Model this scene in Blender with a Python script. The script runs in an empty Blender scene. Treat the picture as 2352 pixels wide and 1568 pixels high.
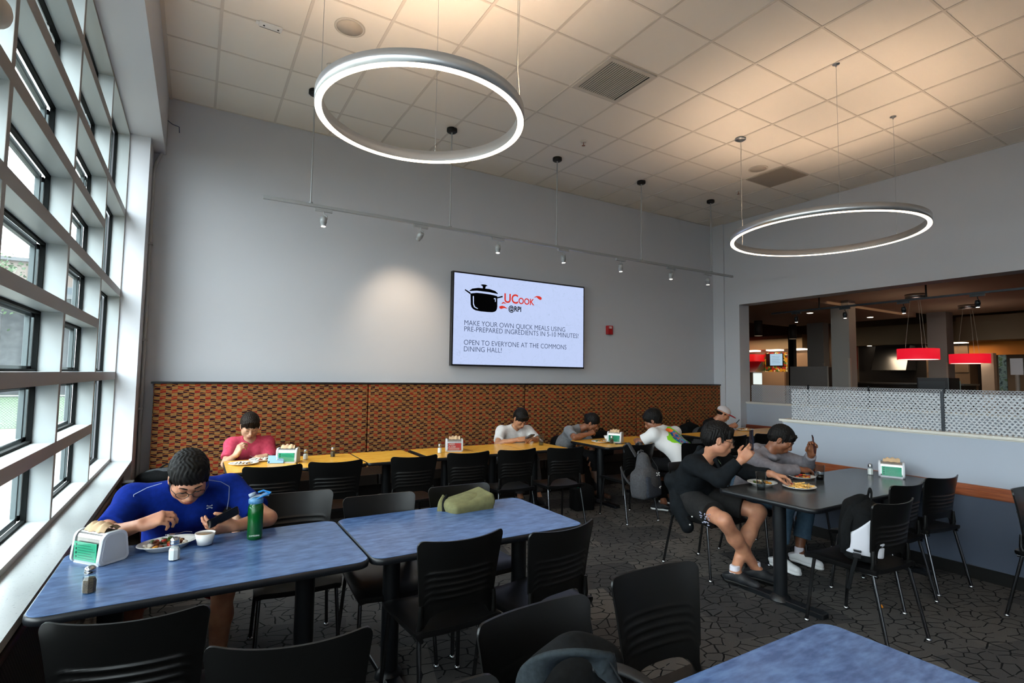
import bpy, bmesh, math, random
import numpy as np
from mathutils import Vector, Matrix, Euler

PI = math.pi
C = bpy.context.scene.collection
SC = bpy.context.scene
random.seed(7)

# ------------------------------------------------------------------ camera, world, exposure
CAM_Z, YAW, PITCH, ROLL, FPX = 1.58, .5408, .0656, -.0135, 1205.66
def camera():
    cd = bpy.data.cameras.new('camera'); co = bpy.data.objects.new('camera', cd); C.objects.link(co)
    cy, sy, cp, sp = math.cos(YAW), math.sin(YAW), math.cos(PITCH), math.sin(PITCH)
    f = Vector((sy*cp, cy*cp, sp)); r = Vector((cy, -sy, 0)); d = -r.cross(f)
    cr, sr = math.cos(ROLL), math.sin(ROLL)
    R = cr*r + sr*d; D = -sr*r + cr*d
    m = Matrix((R, -D, -f)).transposed().to_4x4(); m.translation = (0, 0, CAM_Z)
    co.matrix_world = m
    cd.sensor_width = 36; cd.lens = FPX/2352*36; cd.clip_start = .02; cd.clip_end = 400
    SC.camera = co
camera()
SC.view_settings.view_transform = 'Standard'; SC.view_settings.look = 'None'
SC.view_settings.gamma = 1; SC.view_settings.exposure = 0.35
SC.view_settings.use_curve_mapping = False
SC.cycles.use_denoising = True
SC.cycles.use_adaptive_sampling = True; SC.cycles.adaptive_threshold = .1
SC.cycles.max_bounces = 6; SC.cycles.diffuse_bounces = 3; SC.cycles.glossy_bounces = 2
SC.cycles.transparent_max_bounces = 8; SC.cycles.transmission_bounces = 4
SC.cycles.sample_clamp_indirect = 4; SC.cycles.caustics_reflective = False; SC.cycles.caustics_refractive = False

SKY = 18.5; RING = 6.0; UPLIGHT = 124
def world():
    w = bpy.data.worlds.new('sky'); SC.world = w; w.use_nodes = True
    nt = w.node_tree; nt.nodes.clear(); N = nt.nodes.new; L = nt.links.new
    o = N('ShaderNodeOutputWorld'); b = N('ShaderNodeBackground'); L(b.outputs[0], o.inputs[0])
    tc = N('ShaderNodeTexCoord'); mp = N('ShaderNodeMapping'); mp.inputs['Scale'].default_value = (1, 1, 3)
    L(tc.outputs['Generated'], mp.inputs[0])
    n = N('ShaderNodeTexNoise'); n.inputs['Scale'].default_value = 2.2; n.inputs['Detail'].default_value = 5; L(mp.outputs[0], n.inputs[0])
    r = N('ShaderNodeValToRGB'); r.color_ramp.elements[0].position = .35; r.color_ramp.elements[1].position = .65
    r.color_ramp.elements[0].color = (.76, .88, .96, 1); r.color_ramp.elements[1].color = (.93, .98, 1.0, 1)
    L(n.outputs[0], r.inputs[0]); L(r.outputs[0], b.inputs[0]); 
    s = N('ShaderNodeSeparateXYZ'); L(tc.outputs['Generated'], s.inputs[0])
    mr = N('ShaderNodeMapRange'); mr.inputs[1].default_value = 0; mr.inputs[2].default_value = 1; mr.inputs[3].default_value = SKY*.33; mr.inputs[4].default_value = SKY*1.15
    L(s.outputs[2], mr.inputs[0]); L(mr.outputs[0], b.inputs[1])      # overcast: brighter towards the zenith
world()

# ------------------------------------------------------------------ materials
def lin(c):
    if isinstance(c, str):
        c = [int(c[i:i+2], 16)/255 for i in (0, 2, 4)]
    return tuple((x/12.92 if x <= .04045 else ((x+.055)/1.055)**2.4) for x in c) + (1,)
_M = {}
def mat(name, col='808080', rough=.5, metal=0, spec=.5, emit=None, es=1, trans=0, ior=1.45, coat=0, sss=0, fn=None, sheen=0):
    if name in _M: return _M[name]
    m = bpy.data.materials.new(name); m.use_nodes = True; _M[name] = m
    p = m.node_tree.nodes['Principled BSDF']
    p.inputs['Base Color'].default_value = lin(col); p.inputs['Roughness'].default_value = rough
    p.inputs['Metallic'].default_value = metal; p.inputs['Specular IOR Level'].default_value = spec
    p.inputs['Transmission Weight'].default_value = trans; p.inputs['IOR'].default_value = ior
    p.inputs['Coat Weight'].default_value = coat
    p.inputs['Sheen Weight'].default_value = sheen
    if sss: p.inputs['Subsurface Weight'].default_value = sss; p.inputs['Subsurface Radius'].default_value = (.012, .005, .003)
    if emit: p.inputs['Emission Color'].default_value = lin(emit); p.inputs['Emission Strength'].default_value = es
    if fn: fn(m.node_tree, p)
    return m
def co(nt, scale=(1, 1, 1), rot=(0, 0, 0), loc=(0, 0, 0), kind='Object'):
    tc = nt.nodes.new('ShaderNodeTexCoord'); mp = nt.nodes.new('ShaderNodeMapping')
    mp.inputs['Scale'].default_value = scale; mp.inputs['Rotation'].default_value = rot; mp.inputs['Location'].default_value = loc
    nt.links.new(tc.outputs[kind], mp.inputs[0]); return mp.outputs[0]
def noise(nt, vec, scale, detail=4, rough=.5, dist=0):
    n = nt.nodes.new('ShaderNodeTexNoise'); n.inputs['Scale'].default_value = scale; n.inputs['Detail'].default_value = detail
    n.inputs['Roughness'].default_value = rough; n.inputs['Distortion'].default_value = dist
    nt.links.new(vec, n.inputs['Vector']); return n.outputs[0]
def ramp(nt, fac, stops, interp='LINEAR'):
    r = nt.nodes.new('ShaderNodeValToRGB'); r.color_ramp.interpolation = interp
    e = r.color_ramp.elements
    while len(e) > 1: e.remove(e[-1])
    e[0].position = stops[0][0]; e[0].color = lin(stops[0][1])
    for p_, c_ in stops[1:]:
        k = e.new(p_); k.color = lin(c_)
    if fac is not None: nt.links.new(fac, r.inputs[0])
    return r.outputs[0]
def mth(nt, op, a, b=None, c=None):
    n = nt.nodes.new('ShaderNodeMath'); n.operation = op
    for i, v in enumerate((a, b, c)):
        if v is None: continue
        if isinstance(v, (int, float)): n.inputs[i].default_value = v
        else: nt.links.new(v, n.inputs[i])
    return n.outputs[0]
def mixc(nt, fac, a, b):
    n = nt.nodes.new('ShaderNodeMix'); n.data_type = 'RGBA'
    if isinstance(fac, (int, float)): n.inputs[0].default_value = fac
    else: nt.links.new(fac, n.inputs[0])
    for i, v in ((6, a), (7, b)):
        if isinstance(v, str): n.inputs[i].default_value = lin(v)
        else: nt.links.new(v, n.inputs[i])
    return n.outputs[2]
def bump(nt, p, h, dist=.002, strength=.5):
    b = nt.nodes.new('ShaderNodeBump'); b.inputs['Distance'].default_value = dist; b.inputs['Strength'].default_value = strength
    nt.links.new(h, b.inputs['Height']); nt.links.new(b.outputs[0], p.inputs['Normal'])
def sep(nt, v):
    s = nt.nodes.new('ShaderNodeSeparateXYZ'); nt.links.new(v, s.inputs[0]); return s.outputs
def noisy(a, b, scale, stretch=(1, 1, 1), lo=.35, hi=.65, detail=4, bmp=0):
    def f(nt, p):
        n = noise(nt, co(nt, stretch), scale, detail)
        nt.links.new(ramp(nt, n, [(lo, a), (hi, b)]), p.inputs['Base Color'])
        if bmp: bump(nt, p, n, bmp)
    return f

def f_carpet(nt, p):
    v = co(nt, (1, 1, 1), (0, 0, .25))
    # square carpet tiles of slightly different greys
    br = nt.nodes.new('ShaderNodeTexBrick'); br.offset = .5; br.inputs['Scale'].default_value = 1
    br.inputs['Brick Width'].default_value = .92; br.inputs['Row Height'].default_value = .46; br.inputs['Mortar Size'].default_value = 0
    br.inputs['Color1'].default_value = (0, 0, 0, 1); br.inputs['Color2'].default_value = (1, 1, 1, 1)
    nt.links.new(v, br.inputs['Vector'])
    base = ramp(nt, br.outputs[0], [(0, '38383a'), (.45, '4b4a4a'), (1, '66625e')])
    # crackle of dark lines
    w = nt.nodes.new('ShaderNodeTexNoise'); w.inputs['Scale'].default_value = 5; nt.links.new(v, w.inputs[0])
    add = nt.nodes.new('ShaderNodeMixRGB'); add.blend_type = 'ADD'; add.inputs[0].default_value = .06
    nt.links.new(v, add.inputs[1]); nt.links.new(w.outputs[1], add.inputs[2])
    mp = nt.nodes.new('ShaderNodeMapping'); mp.inputs['Scale'].default_value = (9.5, 14, 1); nt.links.new(add.outputs[0], mp.inputs[0])
    vo = nt.nodes.new('ShaderNodeTexVoronoi'); vo.feature = 'DISTANCE_TO_EDGE'; vo.inputs['Scale'].default_value = 1; vo.voronoi_dimensions = '2D'
    nt.links.new(mp.outputs[0], vo.inputs['Vector'])
    n2 = noise(nt, v, 7, 2)
    thr = mth(nt, 'MULTIPLY', mth(nt, 'GREATER_THAN', n2, .42), mth(nt, 'MULTIPLY', n2, .085))
    line = mth(nt, 'LESS_THAN', vo.outputs['Distance'], thr)
    c = mixc(nt, line, base, '0f1012')
    pile = noise(nt, v, 260, 2)
    c2 = mixc(nt, mth(nt, 'MULTIPLY', pile, .45), c, '161616')
    nt.links.new(c2, p.inputs['Base Color']); bump(nt, p, pile, .004, .7)

def f_fabric(nt, p):
    v = co(nt); x, y, z = sep(nt, v)
    cw, ch = .050, .034
    col = mth(nt, 'FLOOR', mth(nt, 'DIVIDE', x, cw))
    n1 = mth(nt, 'MULTIPLY', mth(nt, 'SINE', mth(nt, 'MULTIPLY', x, 58)), .0035)
    z2 = mth(nt, 'ADD', z, n1)
    row = mth(nt, 'FLOOR', mth(nt, 'DIVIDE', z2, ch))
    cmb = nt.nodes.new('ShaderNodeCombineXYZ'); nt.links.new(col, cmb.inputs[0]); nt.links.new(row, cmb.inputs[1])
    wn = nt.nodes.new('ShaderNodeTexWhiteNoise'); wn.noise_dimensions = '2D'; nt.links.new(cmb.outputs[0], wn.inputs['Vector'])
    chk = mth(nt, 'MODULO', mth(nt, 'ABSOLUTE', mth(nt, 'ADD', col, row)), 2)
    par = mth(nt, 'MODULO', mth(nt, 'ABSOLUTE', row), 2)
    dark = mixc(nt, mth(nt, 'GREATER_THAN', mth(nt, 'ADD', mth(nt, 'MULTIPLY', par, .62), wn.outputs[0]), .72), '7e2018', '2e0c14')
    st = mth(nt, 'GREATER_THAN', mth(nt, 'FRACT', mth(nt, 'DIVIDE', z, .0062)), .35)
    tan = mixc(nt, st, '54381f', '8c6e42')
    base = mixc(nt, chk, dark, tan)
    ph = mth(nt, 'MULTIPLY', row, 2.4)
    wv = mth(nt, 'MULTIPLY', mth(nt, 'SINE', mth(nt, 'ADD', mth(nt, 'MULTIPLY', x, 44), ph)), .007)
    zz = mth(nt, 'FRACT', mth(nt, 'DIVIDE', mth(nt, 'ADD', z, wv), ch))
    ln = mth(nt, 'LESS_THAN', mth(nt, 'ABSOLUTE', mth(nt, 'SUBTRACT', zz, .5)), .075)
    c = mixc(nt, ln, base, 'a8682c')
    nt.links.new(c, p.inputs['Base Color'])
    bump(nt, p, noise(nt, v, 700, 1), .001, .4)

def f_expanded(gap_u, gap_v, colr):
    """perforated sheet: rows of staggered slots, real openings"""
    def f(nt, p):
        v = co(nt); x, y, z = sep(nt, v)
        r = mth(nt, 'DIVIDE', z, gap_v); row = mth(nt, 'FLOOR', r)
        off = mth(nt, 'MULTIPLY', mth(nt, 'MODULO', row, 2), .5)
        u = mth(nt, 'SUBTRACT', mth(nt, 'FRACT', mth(nt, 'ADD', mth(nt, 'DIVIDE', y, gap_u), off)), .5)
        w = mth(nt, 'SUBTRACT', mth(nt, 'FRACT', r), .5)
        d = mth(nt, 'ADD', mth(nt, 'MULTIPLY', mth(nt, 'ABSOLUTE', u), 1.25), mth(nt, 'ABSOLUTE', w))
        hole = mth(nt, 'LESS_THAN', d, .47)
        tr = nt.nodes.new('ShaderNodeBsdfTransparent'); mx = nt.nodes.new('ShaderNodeMixShader')
        nt.links.new(hole, mx.inputs[0]); nt.links.new(p.outputs[0], mx.inputs[1]); nt.links.new(tr.outputs[0], mx.inputs[2])
        nt.links.new(mx.outputs[0], nt.nodes['Material Output'].inputs[0])
    return f
def f_glass(tint=(.93, .98, .97, 1)):
    def f(nt, p):
        lw = nt.nodes.new('ShaderNodeLayerWeight'); lw.inputs[0].default_value = .5
        fr = mth(nt, 'ADD', mth(nt, 'MULTIPLY', mth(nt, 'POWER', lw.outputs['Facing'], 4.5), .85), .04)
        tr = nt.nodes.new('ShaderNodeBsdfTransparent'); tr.inputs[0].default_value = tint
        gl = nt.nodes.new('ShaderNodeBsdfGlossy'); gl.inputs['Roughness'].default_value = .02
        mx = nt.nodes.new('ShaderNodeMixShader')
        nt.links.new(fr, mx.inputs[0]); nt.links.new(tr.outputs[0], mx.inputs[1]); nt.links.new(gl.outputs[0], mx.inputs[2])
        nt.links.new(mx.outputs[0], nt.nodes['Material Output'].inputs[0])
    return f

WALL = mat('wall_paint', 'c3c4c9', .62, spec=.3, fn=lambda nt, p: bump(nt, p, noise(nt, co(nt), 160, 2), .0006, .25))
CEILT = mat('ceiling_tile', 'e9e3da', .85, spec=.15, fn=lambda nt, p: bump(nt, p, noise(nt, co(nt), 320, 3), .001, .5))
TEE = mat('ceiling_tee', 'd0c8be', .5)
CARPET = mat('carpet', '303030', .95, spec=.1, fn=f_carpet)
FABRIC = mat('banquette_fabric', '6a2018', .85, spec=.2, fn=f_fabric)
WHITEP = mat('window_paint', 'a6acad', .38)
GREYF = mat('mullion_face', '8d8781', .5)
SILL = mat('sill_stone', 'cfd2d2', .28, fn=lambda nt, p: nt.links.new(ramp(nt, noise(nt, co(nt), 130, 3), [(.28, '646766'), (.37, '969999')]), p.inputs['Base Color']))
DKFRAME = mat('window_frame_dark', '0a0d0d', .7, spec=.12)
GLASS = mat('pane_glass', fn=f_glass())
BLACK = mat('black_plastic', '0b0b0c', .42, spec=.35)
CHAIRB = mat('chair_shell', '090909', .34, spec=.42, fn=lambda nt, p: bump(nt, p, noise(nt, co(nt), 900, 2), .0003, .3))
SEATB = mat('chair_seat', '0a0a0b', .36, spec=.4)
CHROME = mat('chair_chrome', '6d6f73', .22, metal=1)
STEEL = mat('brushed_steel', 'b4b6b8', .3, metal=1)
ALU = mat('ring_aluminium', 'd9dadc', .32, metal=.85)
EDGE = mat('table_edge', '121418', .38, spec=.4)
BLUET = mat('blue_laminate', '6a86b4', .26, spec=.5, fn=noisy('38507a', '54709b', 14, (1, 2.6, 1), .34, .68, 5))
YELT = mat('yellow_laminate', 'd8993a', .25, spec=.5, fn=noisy('e8a032', 'f8bd4c', 9, (1, 5, 1), .35, .65, 4))
DARKT = mat('charcoal_laminate', '4a4846', .22, spec=.5, fn=noisy('2a2a2c', '454341', 12, (1, 2.2, 1), .34, .66, 5))
WOOD = mat('rail_wood', '8a4726', .35, fn=noisy('7a3c20', '99532f', 6, (14, 1, 14), .35, .65, 4))
LOWER = mat('lower_paint', '475060', .6, spec=.3)
UPPER = mat('upper_paint', '9fa6b1', .6, spec=.3)
WHITEPL = mat('white_china', 'e8e6e2', .2)
CABLE = mat('cable_grey', '8a8a88', .4)

# ------------------------------------------------------------------ mesh building
class MB:
    def __init__(s): s.v = []; s.f = []; s.sm = []
    def add(s, vs, fs, smooth=False):
        o = len(s.v); s.v += [tuple(q) for q in vs]; s.f += [[i+o for i in f] for f in fs]; s.sm += [smooth]*len(fs); return s
    def box(s, x0, x1, y0, y1, z0, z1, rz=0, piv=None):
        vs = [(x, y, z) for z in (z0, z1) for y in (y0, y1) for x in (x0, x1)]
        if rz:
            cx, cy = piv or ((x0+x1)/2, (y0+y1)/2); c_, s_ = math.cos(rz), math.sin(rz)
            vs = [(cx+(x-cx)*c_-(y-cy)*s_, cy+(x-cx)*s_+(y-cy)*c_, z) for x, y, z in vs]
        return s.add(vs, [(0, 2, 3, 1), (4, 5, 7, 6), (0, 1, 5, 4), (2, 6, 7, 3), (0, 4, 6, 2), (1, 3, 7, 5)])
    def rbox(s, x0, x1, y0, y1, z0, z1, r=.01, n=3):
        """box with edges parallel to z rounded and small chamfer at top/bottom"""
        ch = min(r*.4, .004); loops = []
        for z, ins in ((z0, ch), (z0+ch, 0), (z1-ch, 0), (z1, ch)):
            L = []
            for cx, cy, a0 in ((x1-r, y1-r, 0), (x0+r, y1-r, PI/2), (x0+r, y0+r, PI), (x1-r, y0+r, 1.5*PI)):
                for k in range(n+1):
                    a = a0+PI/2*k/n; L.append((cx+(r-ins)*math.cos(a), cy+(r-ins)*math.sin(a), z))
            loops.append(L)
        return s.loft(loops, True, True)
    def loft(s, loops, cap0=False, cap1=False, closed=True, smooth=False):
        n = len(loops[0]); vs = [p for L in loops for p in L]; fs = []
        for i in range(len(loops)-1):
            for j in range(n if closed else n-1):
                k = (j+1) % n; fs.append((i*n+j, i*n+k, (i+1)*n+k, (i+1)*n+j))
        s.add(vs, fs, smooth)
        if cap0: s.add(loops[0], [tuple(range(n))[::-1]])
        if cap1: s.add(loops[-1], [tuple(range(n))])
        return s
    def tube(s, pts, r, n=10, cap=True, rs=None):
        pts = [Vector(p) for p in pts]; loops = []; up = None
        for i, p in enumerate(pts):
            d = (pts[min(i+1, len(pts)-1)]-pts[max(i-1, 0)]).normalized()
            if up is None: up = d.orthogonal().normalized()
            up = (up-d*up.dot(d)).normalized(); w = d.cross(up); rr = rs[i] if rs else r
            loops.append([tuple(p+rr*(math.cos(2*PI*k/n)*up+math.sin(2*PI*k/n)*w)) for k in range(n)])
        return s.loft(loops, cap, cap, smooth=True)
    def band(s, pts, nrm, w, t):
        """flat strap along pts: width w across, thickness t along nrm"""
        pts = [Vector(p) for p in pts]; loops = []
        if len(pts) > 3:
            N = [Vector(q) for q in nrm] if isinstance(nrm, list) else None; P2, N2 = [], []
            for i in range(len(pts)-1):
                a, b, c, d = pts[max(i-1, 0)], pts[i], pts[i+1], pts[min(i+2, len(pts)-1)]
                for k in range(5):
                    u = k/5; P2.append(.5*(2*b+(c-a)*u+(2*a-5*b+4*c-d)*u*u+(3*b-a-3*c+d)*u**3))
                    if N: N2.append(N[i].lerp(N[i+1], u))
            pts = P2+[pts[-1]]
            if N: nrm = N2+[N[-1]]
        for i, p in enumerate(pts):
            d = (pts[min(i+1, len(pts)-1)]-pts[max(i-1, 0)]).normalized()
            nn = Vector(nrm[i] if isinstance(nrm, list) else nrm); nn = (nn-d*nn.dot(d)).normalized(); a = d.cross(nn)
            loops.append([tuple(p+a*w/2*sx+nn*t/2*sy) for sx, sy in ((-.85, -1), (.85, -1), (1, 0), (.85, 1), (-.85, 1), (-1, 0))])
        return s.loft(loops, True, True, smooth=True)
    def lathe(s, prof, n=24, c=(0, 0, 0), cap=True, ax='z', sq=(1, 1)):
        loops = []
        for r, z in prof:
            L = []
            for k in range(n):
                a = 2*PI*k/n; x, y = r*math.cos(a)*sq[0], r*math.sin(a)*sq[1]
                if ax == 'z': q = (c[0]+x, c[1]+y, c[2]+z)
                elif ax == 'y': q = (c[0]+x, c[1]+z, c[2]-y)
                else: q = (c[0]+z, c[1]+x, c[2]+y)
                L.append(q)
            loops.append(L)
        return s.loft(loops, cap, cap, smooth=True)
    def poly(s, pts): return s.add(pts, [tuple(range(len(pts)))])
    def prism(s, pts2, a, b, ax='z'):
        def q(p, t): return {'z': (p[0], p[1], t), 'y': (p[0], t, p[1]), 'x': (t, p[0], p[1])}[ax]
        return s.loft([[q(p, a) for p in pts2], [q(p, b) for p in pts2]], True, True)
    def sphere(s, c, r, n=12, m=8):
        if not isinstance(r, (tuple, list)): r = (r, r, r)
        loops = []
        for i in range(m+1):
            a = -PI/2+PI*i/m; ca = max(math.cos(a), 1e-3)
            loops.append([(c[0]+r[0]*ca*math.cos(2*PI*k/n), c[1]+r[1]*ca*math.sin(2*PI*k/n), c[2]+r[2]*math.sin(a)) for k in range(n)])
        return s.loft(loops, True, True, smooth=True)
    def xf(s, m): s.v = [tuple(m @ Vector(q)) for q in s.v]; return s
    def mesh(s, name):
        me = bpy.data.meshes.new(name); me.from_pydata(s.v, [], s.f); me.polygons.foreach_set('use_smooth', s.sm)
        bm = bmesh.new(); bm.from_mesh(me); bmesh.ops.recalc_face_normals(bm, faces=bm.faces); bm.to_mesh(me); bm.free()
        return me
def obj(name, mb, m, parent=None, loc=None, rotz=0, autos=True):
    me = mb.mesh(name) if isinstance(mb, MB) else mb
    o = bpy.data.objects.new(name, me); C.objects.link(o)
    if m is not None and not me.materials: me.materials.append(m)
    if parent: o.parent = parent
    if loc: o.location = loc
    if rotz: o.rotation_euler = (0, 0, rotz)
    return o
def tag(o, label, cat, group=None, kind=None):
    o['label'] = label; o['category'] = cat
    if group: o['group'] = group
    if kind: o['kind'] = kind
    return o
def thing(name, label, cat, loc=(0, 0, 0), rotz=0, group=None):
    o = bpy.data.objects.new(name, None); C.objects.link(o); o.location = loc; o.rotation_euler = (0, 0, rotz)
    o.empty_display_size = .05
    return tag(o, label, cat, group)
def struct(name, mb, m, parent=None):
    o = obj(name, mb, m, parent)
    if parent is None: o['kind'] = 'structure'
    return o
def dup(root, loc, rotz=0, label=None, group=None, rot=None):
    r = root.copy(); C.objects.link(r); r.location = loc; r.rotation_euler = rot or (0, 0, rotz)
    if label: r['label'] = label
    if group: r['group'] = group
    def rec(a, b):
        for ch in list(a.children):
            c = ch.copy(); C.objects.link(c); c.parent = b; rec(ch, c)
    rec(root, r)
    return r
def text(name, s, size, m, parent, loc, rot, align='LEFT', sx=1, ext=0.0003, bold=0):
    cu = bpy.data.curves.new(name, 'FONT'); cu.body = s; cu.size = size; cu.align_x = align; cu.extrude = ext; cu.offset = bold; cu.resolution_u = 4
    t = bpy.data.objects.new(name, cu); C.objects.link(t); dg = bpy.context.evaluated_depsgraph_get()
    me = bpy.data.meshes.new_from_object(t.evaluated_get(dg)); bpy.data.objects.remove(t); bpy.data.curves.remove(cu)
    me.materials.clear(); o = obj(name, me, m, parent, loc); o.rotation_euler = rot; o.scale = (sx, 1, 1)
    return o
# ------------------------------------------------------------------ the setting
ZC = 4.4985; YB = 6.57; XR = 8.45; XW = -.645; XP = -.48; YP = 6.15; Y0 = -4.2; XS = -.375; ZS = 3.87; ZSILL = .735
GX0, GY0, GU = .05, 6.5355, .6096
struct('floor', MB().box(-1.2, 20, Y0, 13, -.1, 0), CARPET)
c_ = struct('ceiling', MB().box(XS, XR, Y0, YB, ZC+.002, ZC+.1), CEILT)
g = MB()
x = GX0
while x < XR: g.box(x-.012, x+.012, Y0, YB, ZC-.004, ZC+.006); x += GU
y = GY0-GU
while y > Y0: g.box(XS, XR, y-.0085, y+.0085, ZC-.0025, ZC+.006); y -= GU
g.box(XS, XR, YB-.02, YB, ZC-.003, ZC+.006); g.box(XR-.02, XR, Y0, YB, ZC-.003, ZC+.006)
g.box(XS, XS+.03, Y0, YB, ZC-.012, ZC+.006)
struct('ceiling_grid', g, TEE, c_)
struct('wall_back', MB().box(-1.0, XR+.3, YB, YB+.15, 0, ZC+.1), WALL)
w = MB().box(XR, XR+.28, 6.03, YB, 0, ZC+.1)
w.box(XR, XR+.28, Y0, 6.03, 2.935, ZC+.1)
struct('wall_right', w, WALL)
struct('wall_pilaster', MB().box(XR-.03, XR, 6.33, YB, 0, ZC), WALL)
struct('wall_south', MB().box(-1.0, 20, Y0-.15, Y0, 0, ZC+.1), WALL)
struct('wall_bulkhead', MB().box(-1.0, XS, Y0, YB, ZS, ZC+.1), WALL)
struct('wall_left_pilaster', MB().box(-1.0, XP, YP, YB, 0, ZS), WALL)
struct('wall_left_below', MB().box(-1.0, XW, Y0, YP, -.3, ZSILL-.02), mat('grey_low', '6b6a66', .6))
struct('trim_1', MB().box(-1.0, XP, Y0, YP, ZSILL-.035, ZSILL), SILL)     # window stool

# window wall: deep white fins, dark frames, glass
BAYS = [6.2-.02+.0, 4.98, 3.80, 2.62, 1.43, .25, -.93, -2.11, -3.29]
ROWS = [.755, 1.15, 1.535, 1.93, 2.31, 2.69, 3.08, 3.475, 3.86]
XG = -.77
fin = MB(); face = MB(); frame = MB(); outer = MB(); pane = []
yb = [YP]+BAYS[1:]
VT, HT = .022, .034
for i, yy in enumerate(yb):
    if i == 0:
        fin.box(-.74, XW, yy-.012, yy, .735, ZS); face.box(XW-.002, XW+.001, yy-.014, yy, .735, ZS)
    else:
        fin.box(-.74, XW, yy-VT, yy+VT, .735, ZS); face.box(XW, XW+.002, yy-VT, yy+VT, .735, ZS)
for b in range(len(yb)-1):
    ya, yz = yb[b+1]+VT, yb[b]-(VT if b else .012)
    rows = ROWS[::2] if b == 0 else ROWS
    for r, zz in enumerate(rows):
        last = r in (0, len(rows)-1)
        h0, h1 = (0 if r == 0 else HT), (0 if r == len(rows)-1 else HT)
        if r == 0: z0, z1 = .735, zz+.012
        elif r == len(rows)-1: z0, z1 = zz-.015, ZS
        else: z0, z1 = zz-HT, zz+HT
        fin.box(-.74, XW, ya, yz, z0, z1); face.box(XW, XW+.002, ya, yz, z0, z1)
    for r in range(len(rows)-1):
        za = rows[r]+(HT if r else .012); zb = rows[r+1]-(HT if r < len(rows)-2 else .015)
        # dark gasketed frame round each pane, in two steps
        for d, xa, xb in ((.014, -.762, -.74),):
            frame.box(xa, xb, ya, yz, za, za+d).box(xa, xb, ya, yz, zb-d, zb).box(xa, xb, ya, ya+d, za, zb).box(xa, xb, yz-d, yz, za, zb)
        d = .03
        outer.box(-.80, -.778, ya, yz, za, za+d).box(-.80, -.778, ya, yz, zb-d, zb).box(-.80, -.778, ya, ya+d, za, zb).box(-.80, -.778, yz-d, yz, za, zb)
        pane.append((ya, yz, za, zb))
win = struct('window_1', fin, WHITEP)
struct('mullion_face', face, GREYF, win); struct('window_frame', frame, DKFRAME, win); struct('outer_frame', outer, mat('outer_frame_grey', '626c6e', .5), win)
pb = MB()
for ya, yz, za, zb in pane: pb.poly([(XG, ya, za), (XG, yz, za), (XG, yz, zb), (XG, ya, zb)])
struct('glass_pane', pb, GLASS, win)
struct('wall_left_fill', MB().box(-1.0, -.74, Y0, YP, ZS-.005, ZS+.3), WALL)

# conduit that drops down the corner
cd_ = MB().tube([(-.385, 6.54, 4.49), (-.385, 6.54, 3.97), (-.40, 6.54, 3.90), (-.455, 6.54, 3.76), (-.47, 6.54, 3.68), (-.465, 6.54, 2.4), (-.455, 6.54, .55), (-.45, 6.53, .4)], .016, 10)
for z in (2.9, 1.9, 1.2): cd_.box(-.49, -.44, 6.515, 6.57, z-.012, z+.012)
tag(obj('conduit', cd_, mat('conduit_paint', 'a9abad', .5)), 'painted metal conduit running down the left back corner from the ceiling', 'pipe')
tag(obj('wire_tail', MB().tube([(-.39, 6.52, 4.24), (-.33, 6.52, 4.2), (-.27, 6.53, 4.19), (-.265, 6.54, 4.13)], .004, 6), mat('wire_blue', '3a4468', .5)), 'short loose blue wire sticking out beside the corner conduit', 'wire')

# heating cabinet under the sill
rad = thing('radiator_cabinet', 'dark metal heating cabinet with mesh grille under the window sill', 'radiator', (-.56, 3.0, 0))
def f_grille(nt, p):
    v = co(nt); x, y, z = sep(nt, v)
    a = mth(nt, 'FRACT', mth(nt, 'MULTIPLY', mth(nt, 'ADD', y, z), 40)); b = mth(nt, 'FRACT', mth(nt, 'MULTIPLY', mth(nt, 'SUBTRACT', y, z), 40))
    m_ = mth(nt, 'GREATER_THAN', mth(nt, 'MINIMUM', a, b), .35)
    nt.links.new(mixc(nt, m_, '55524c', '0c0c0c'), p.inputs['Base Color'])
obj('cabinet', MB().box(-.08, .03, -5.5, 3.1, 0, .08).box(-.08, .03, -5.5, 3.1, .55, .69).box(-.08, .0, -5.5, 3.1, .08, .55), mat('radiator_dark', '2b2a28', .5, metal=.3), rad)
obj('grille', MB().box(.0, .022, -5.4, 3.0, .09, .54), mat('radiator_mesh', '333', .5, fn=f_grille) if False else mat('radiator_mesh', '333333', .5, fn=f_grille), rad)
obj('pipe', MB().tube([(.045, -5, .62), (.045, 2.3, .62)], .018, 8), mat('pipe_dark', '4b4a48', .4, metal=.5), rad)
jb = thing('valve_box', 'small metal valve box with a wooden block on the wall below the sill', 'box', (-.455, 1.72, .45))
obj('housing', MB().rbox(-.05, .05, -.12, .1, 0, .26, .01), mat('valve_metal', '4c4a46', .4, metal=.6), jb)
obj('wood_block', MB().box(.03, .075, .11, .16, .02, .22), WOOD, jb)
obj('fitting', MB().sphere((.06, .09, .16), .018).sphere((.06, .1, .11), .016), mat('copper', 'b07a55', .3, metal=1), jb)
jb2 = thing('outlet_box', 'small metal junction box by the corner end of the window sill', 'box', (-.44, 5.45, .50))
obj('box', MB().rbox(-.04, .04, -.06, .06, 0, .16, .008), mat('valve_metal'), jb2)
obj('pipe_end', MB().tube([(0, -.06, .1), (0, -.5, .02)], .014, 8), mat('pipe_dark'), jb2)

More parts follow.
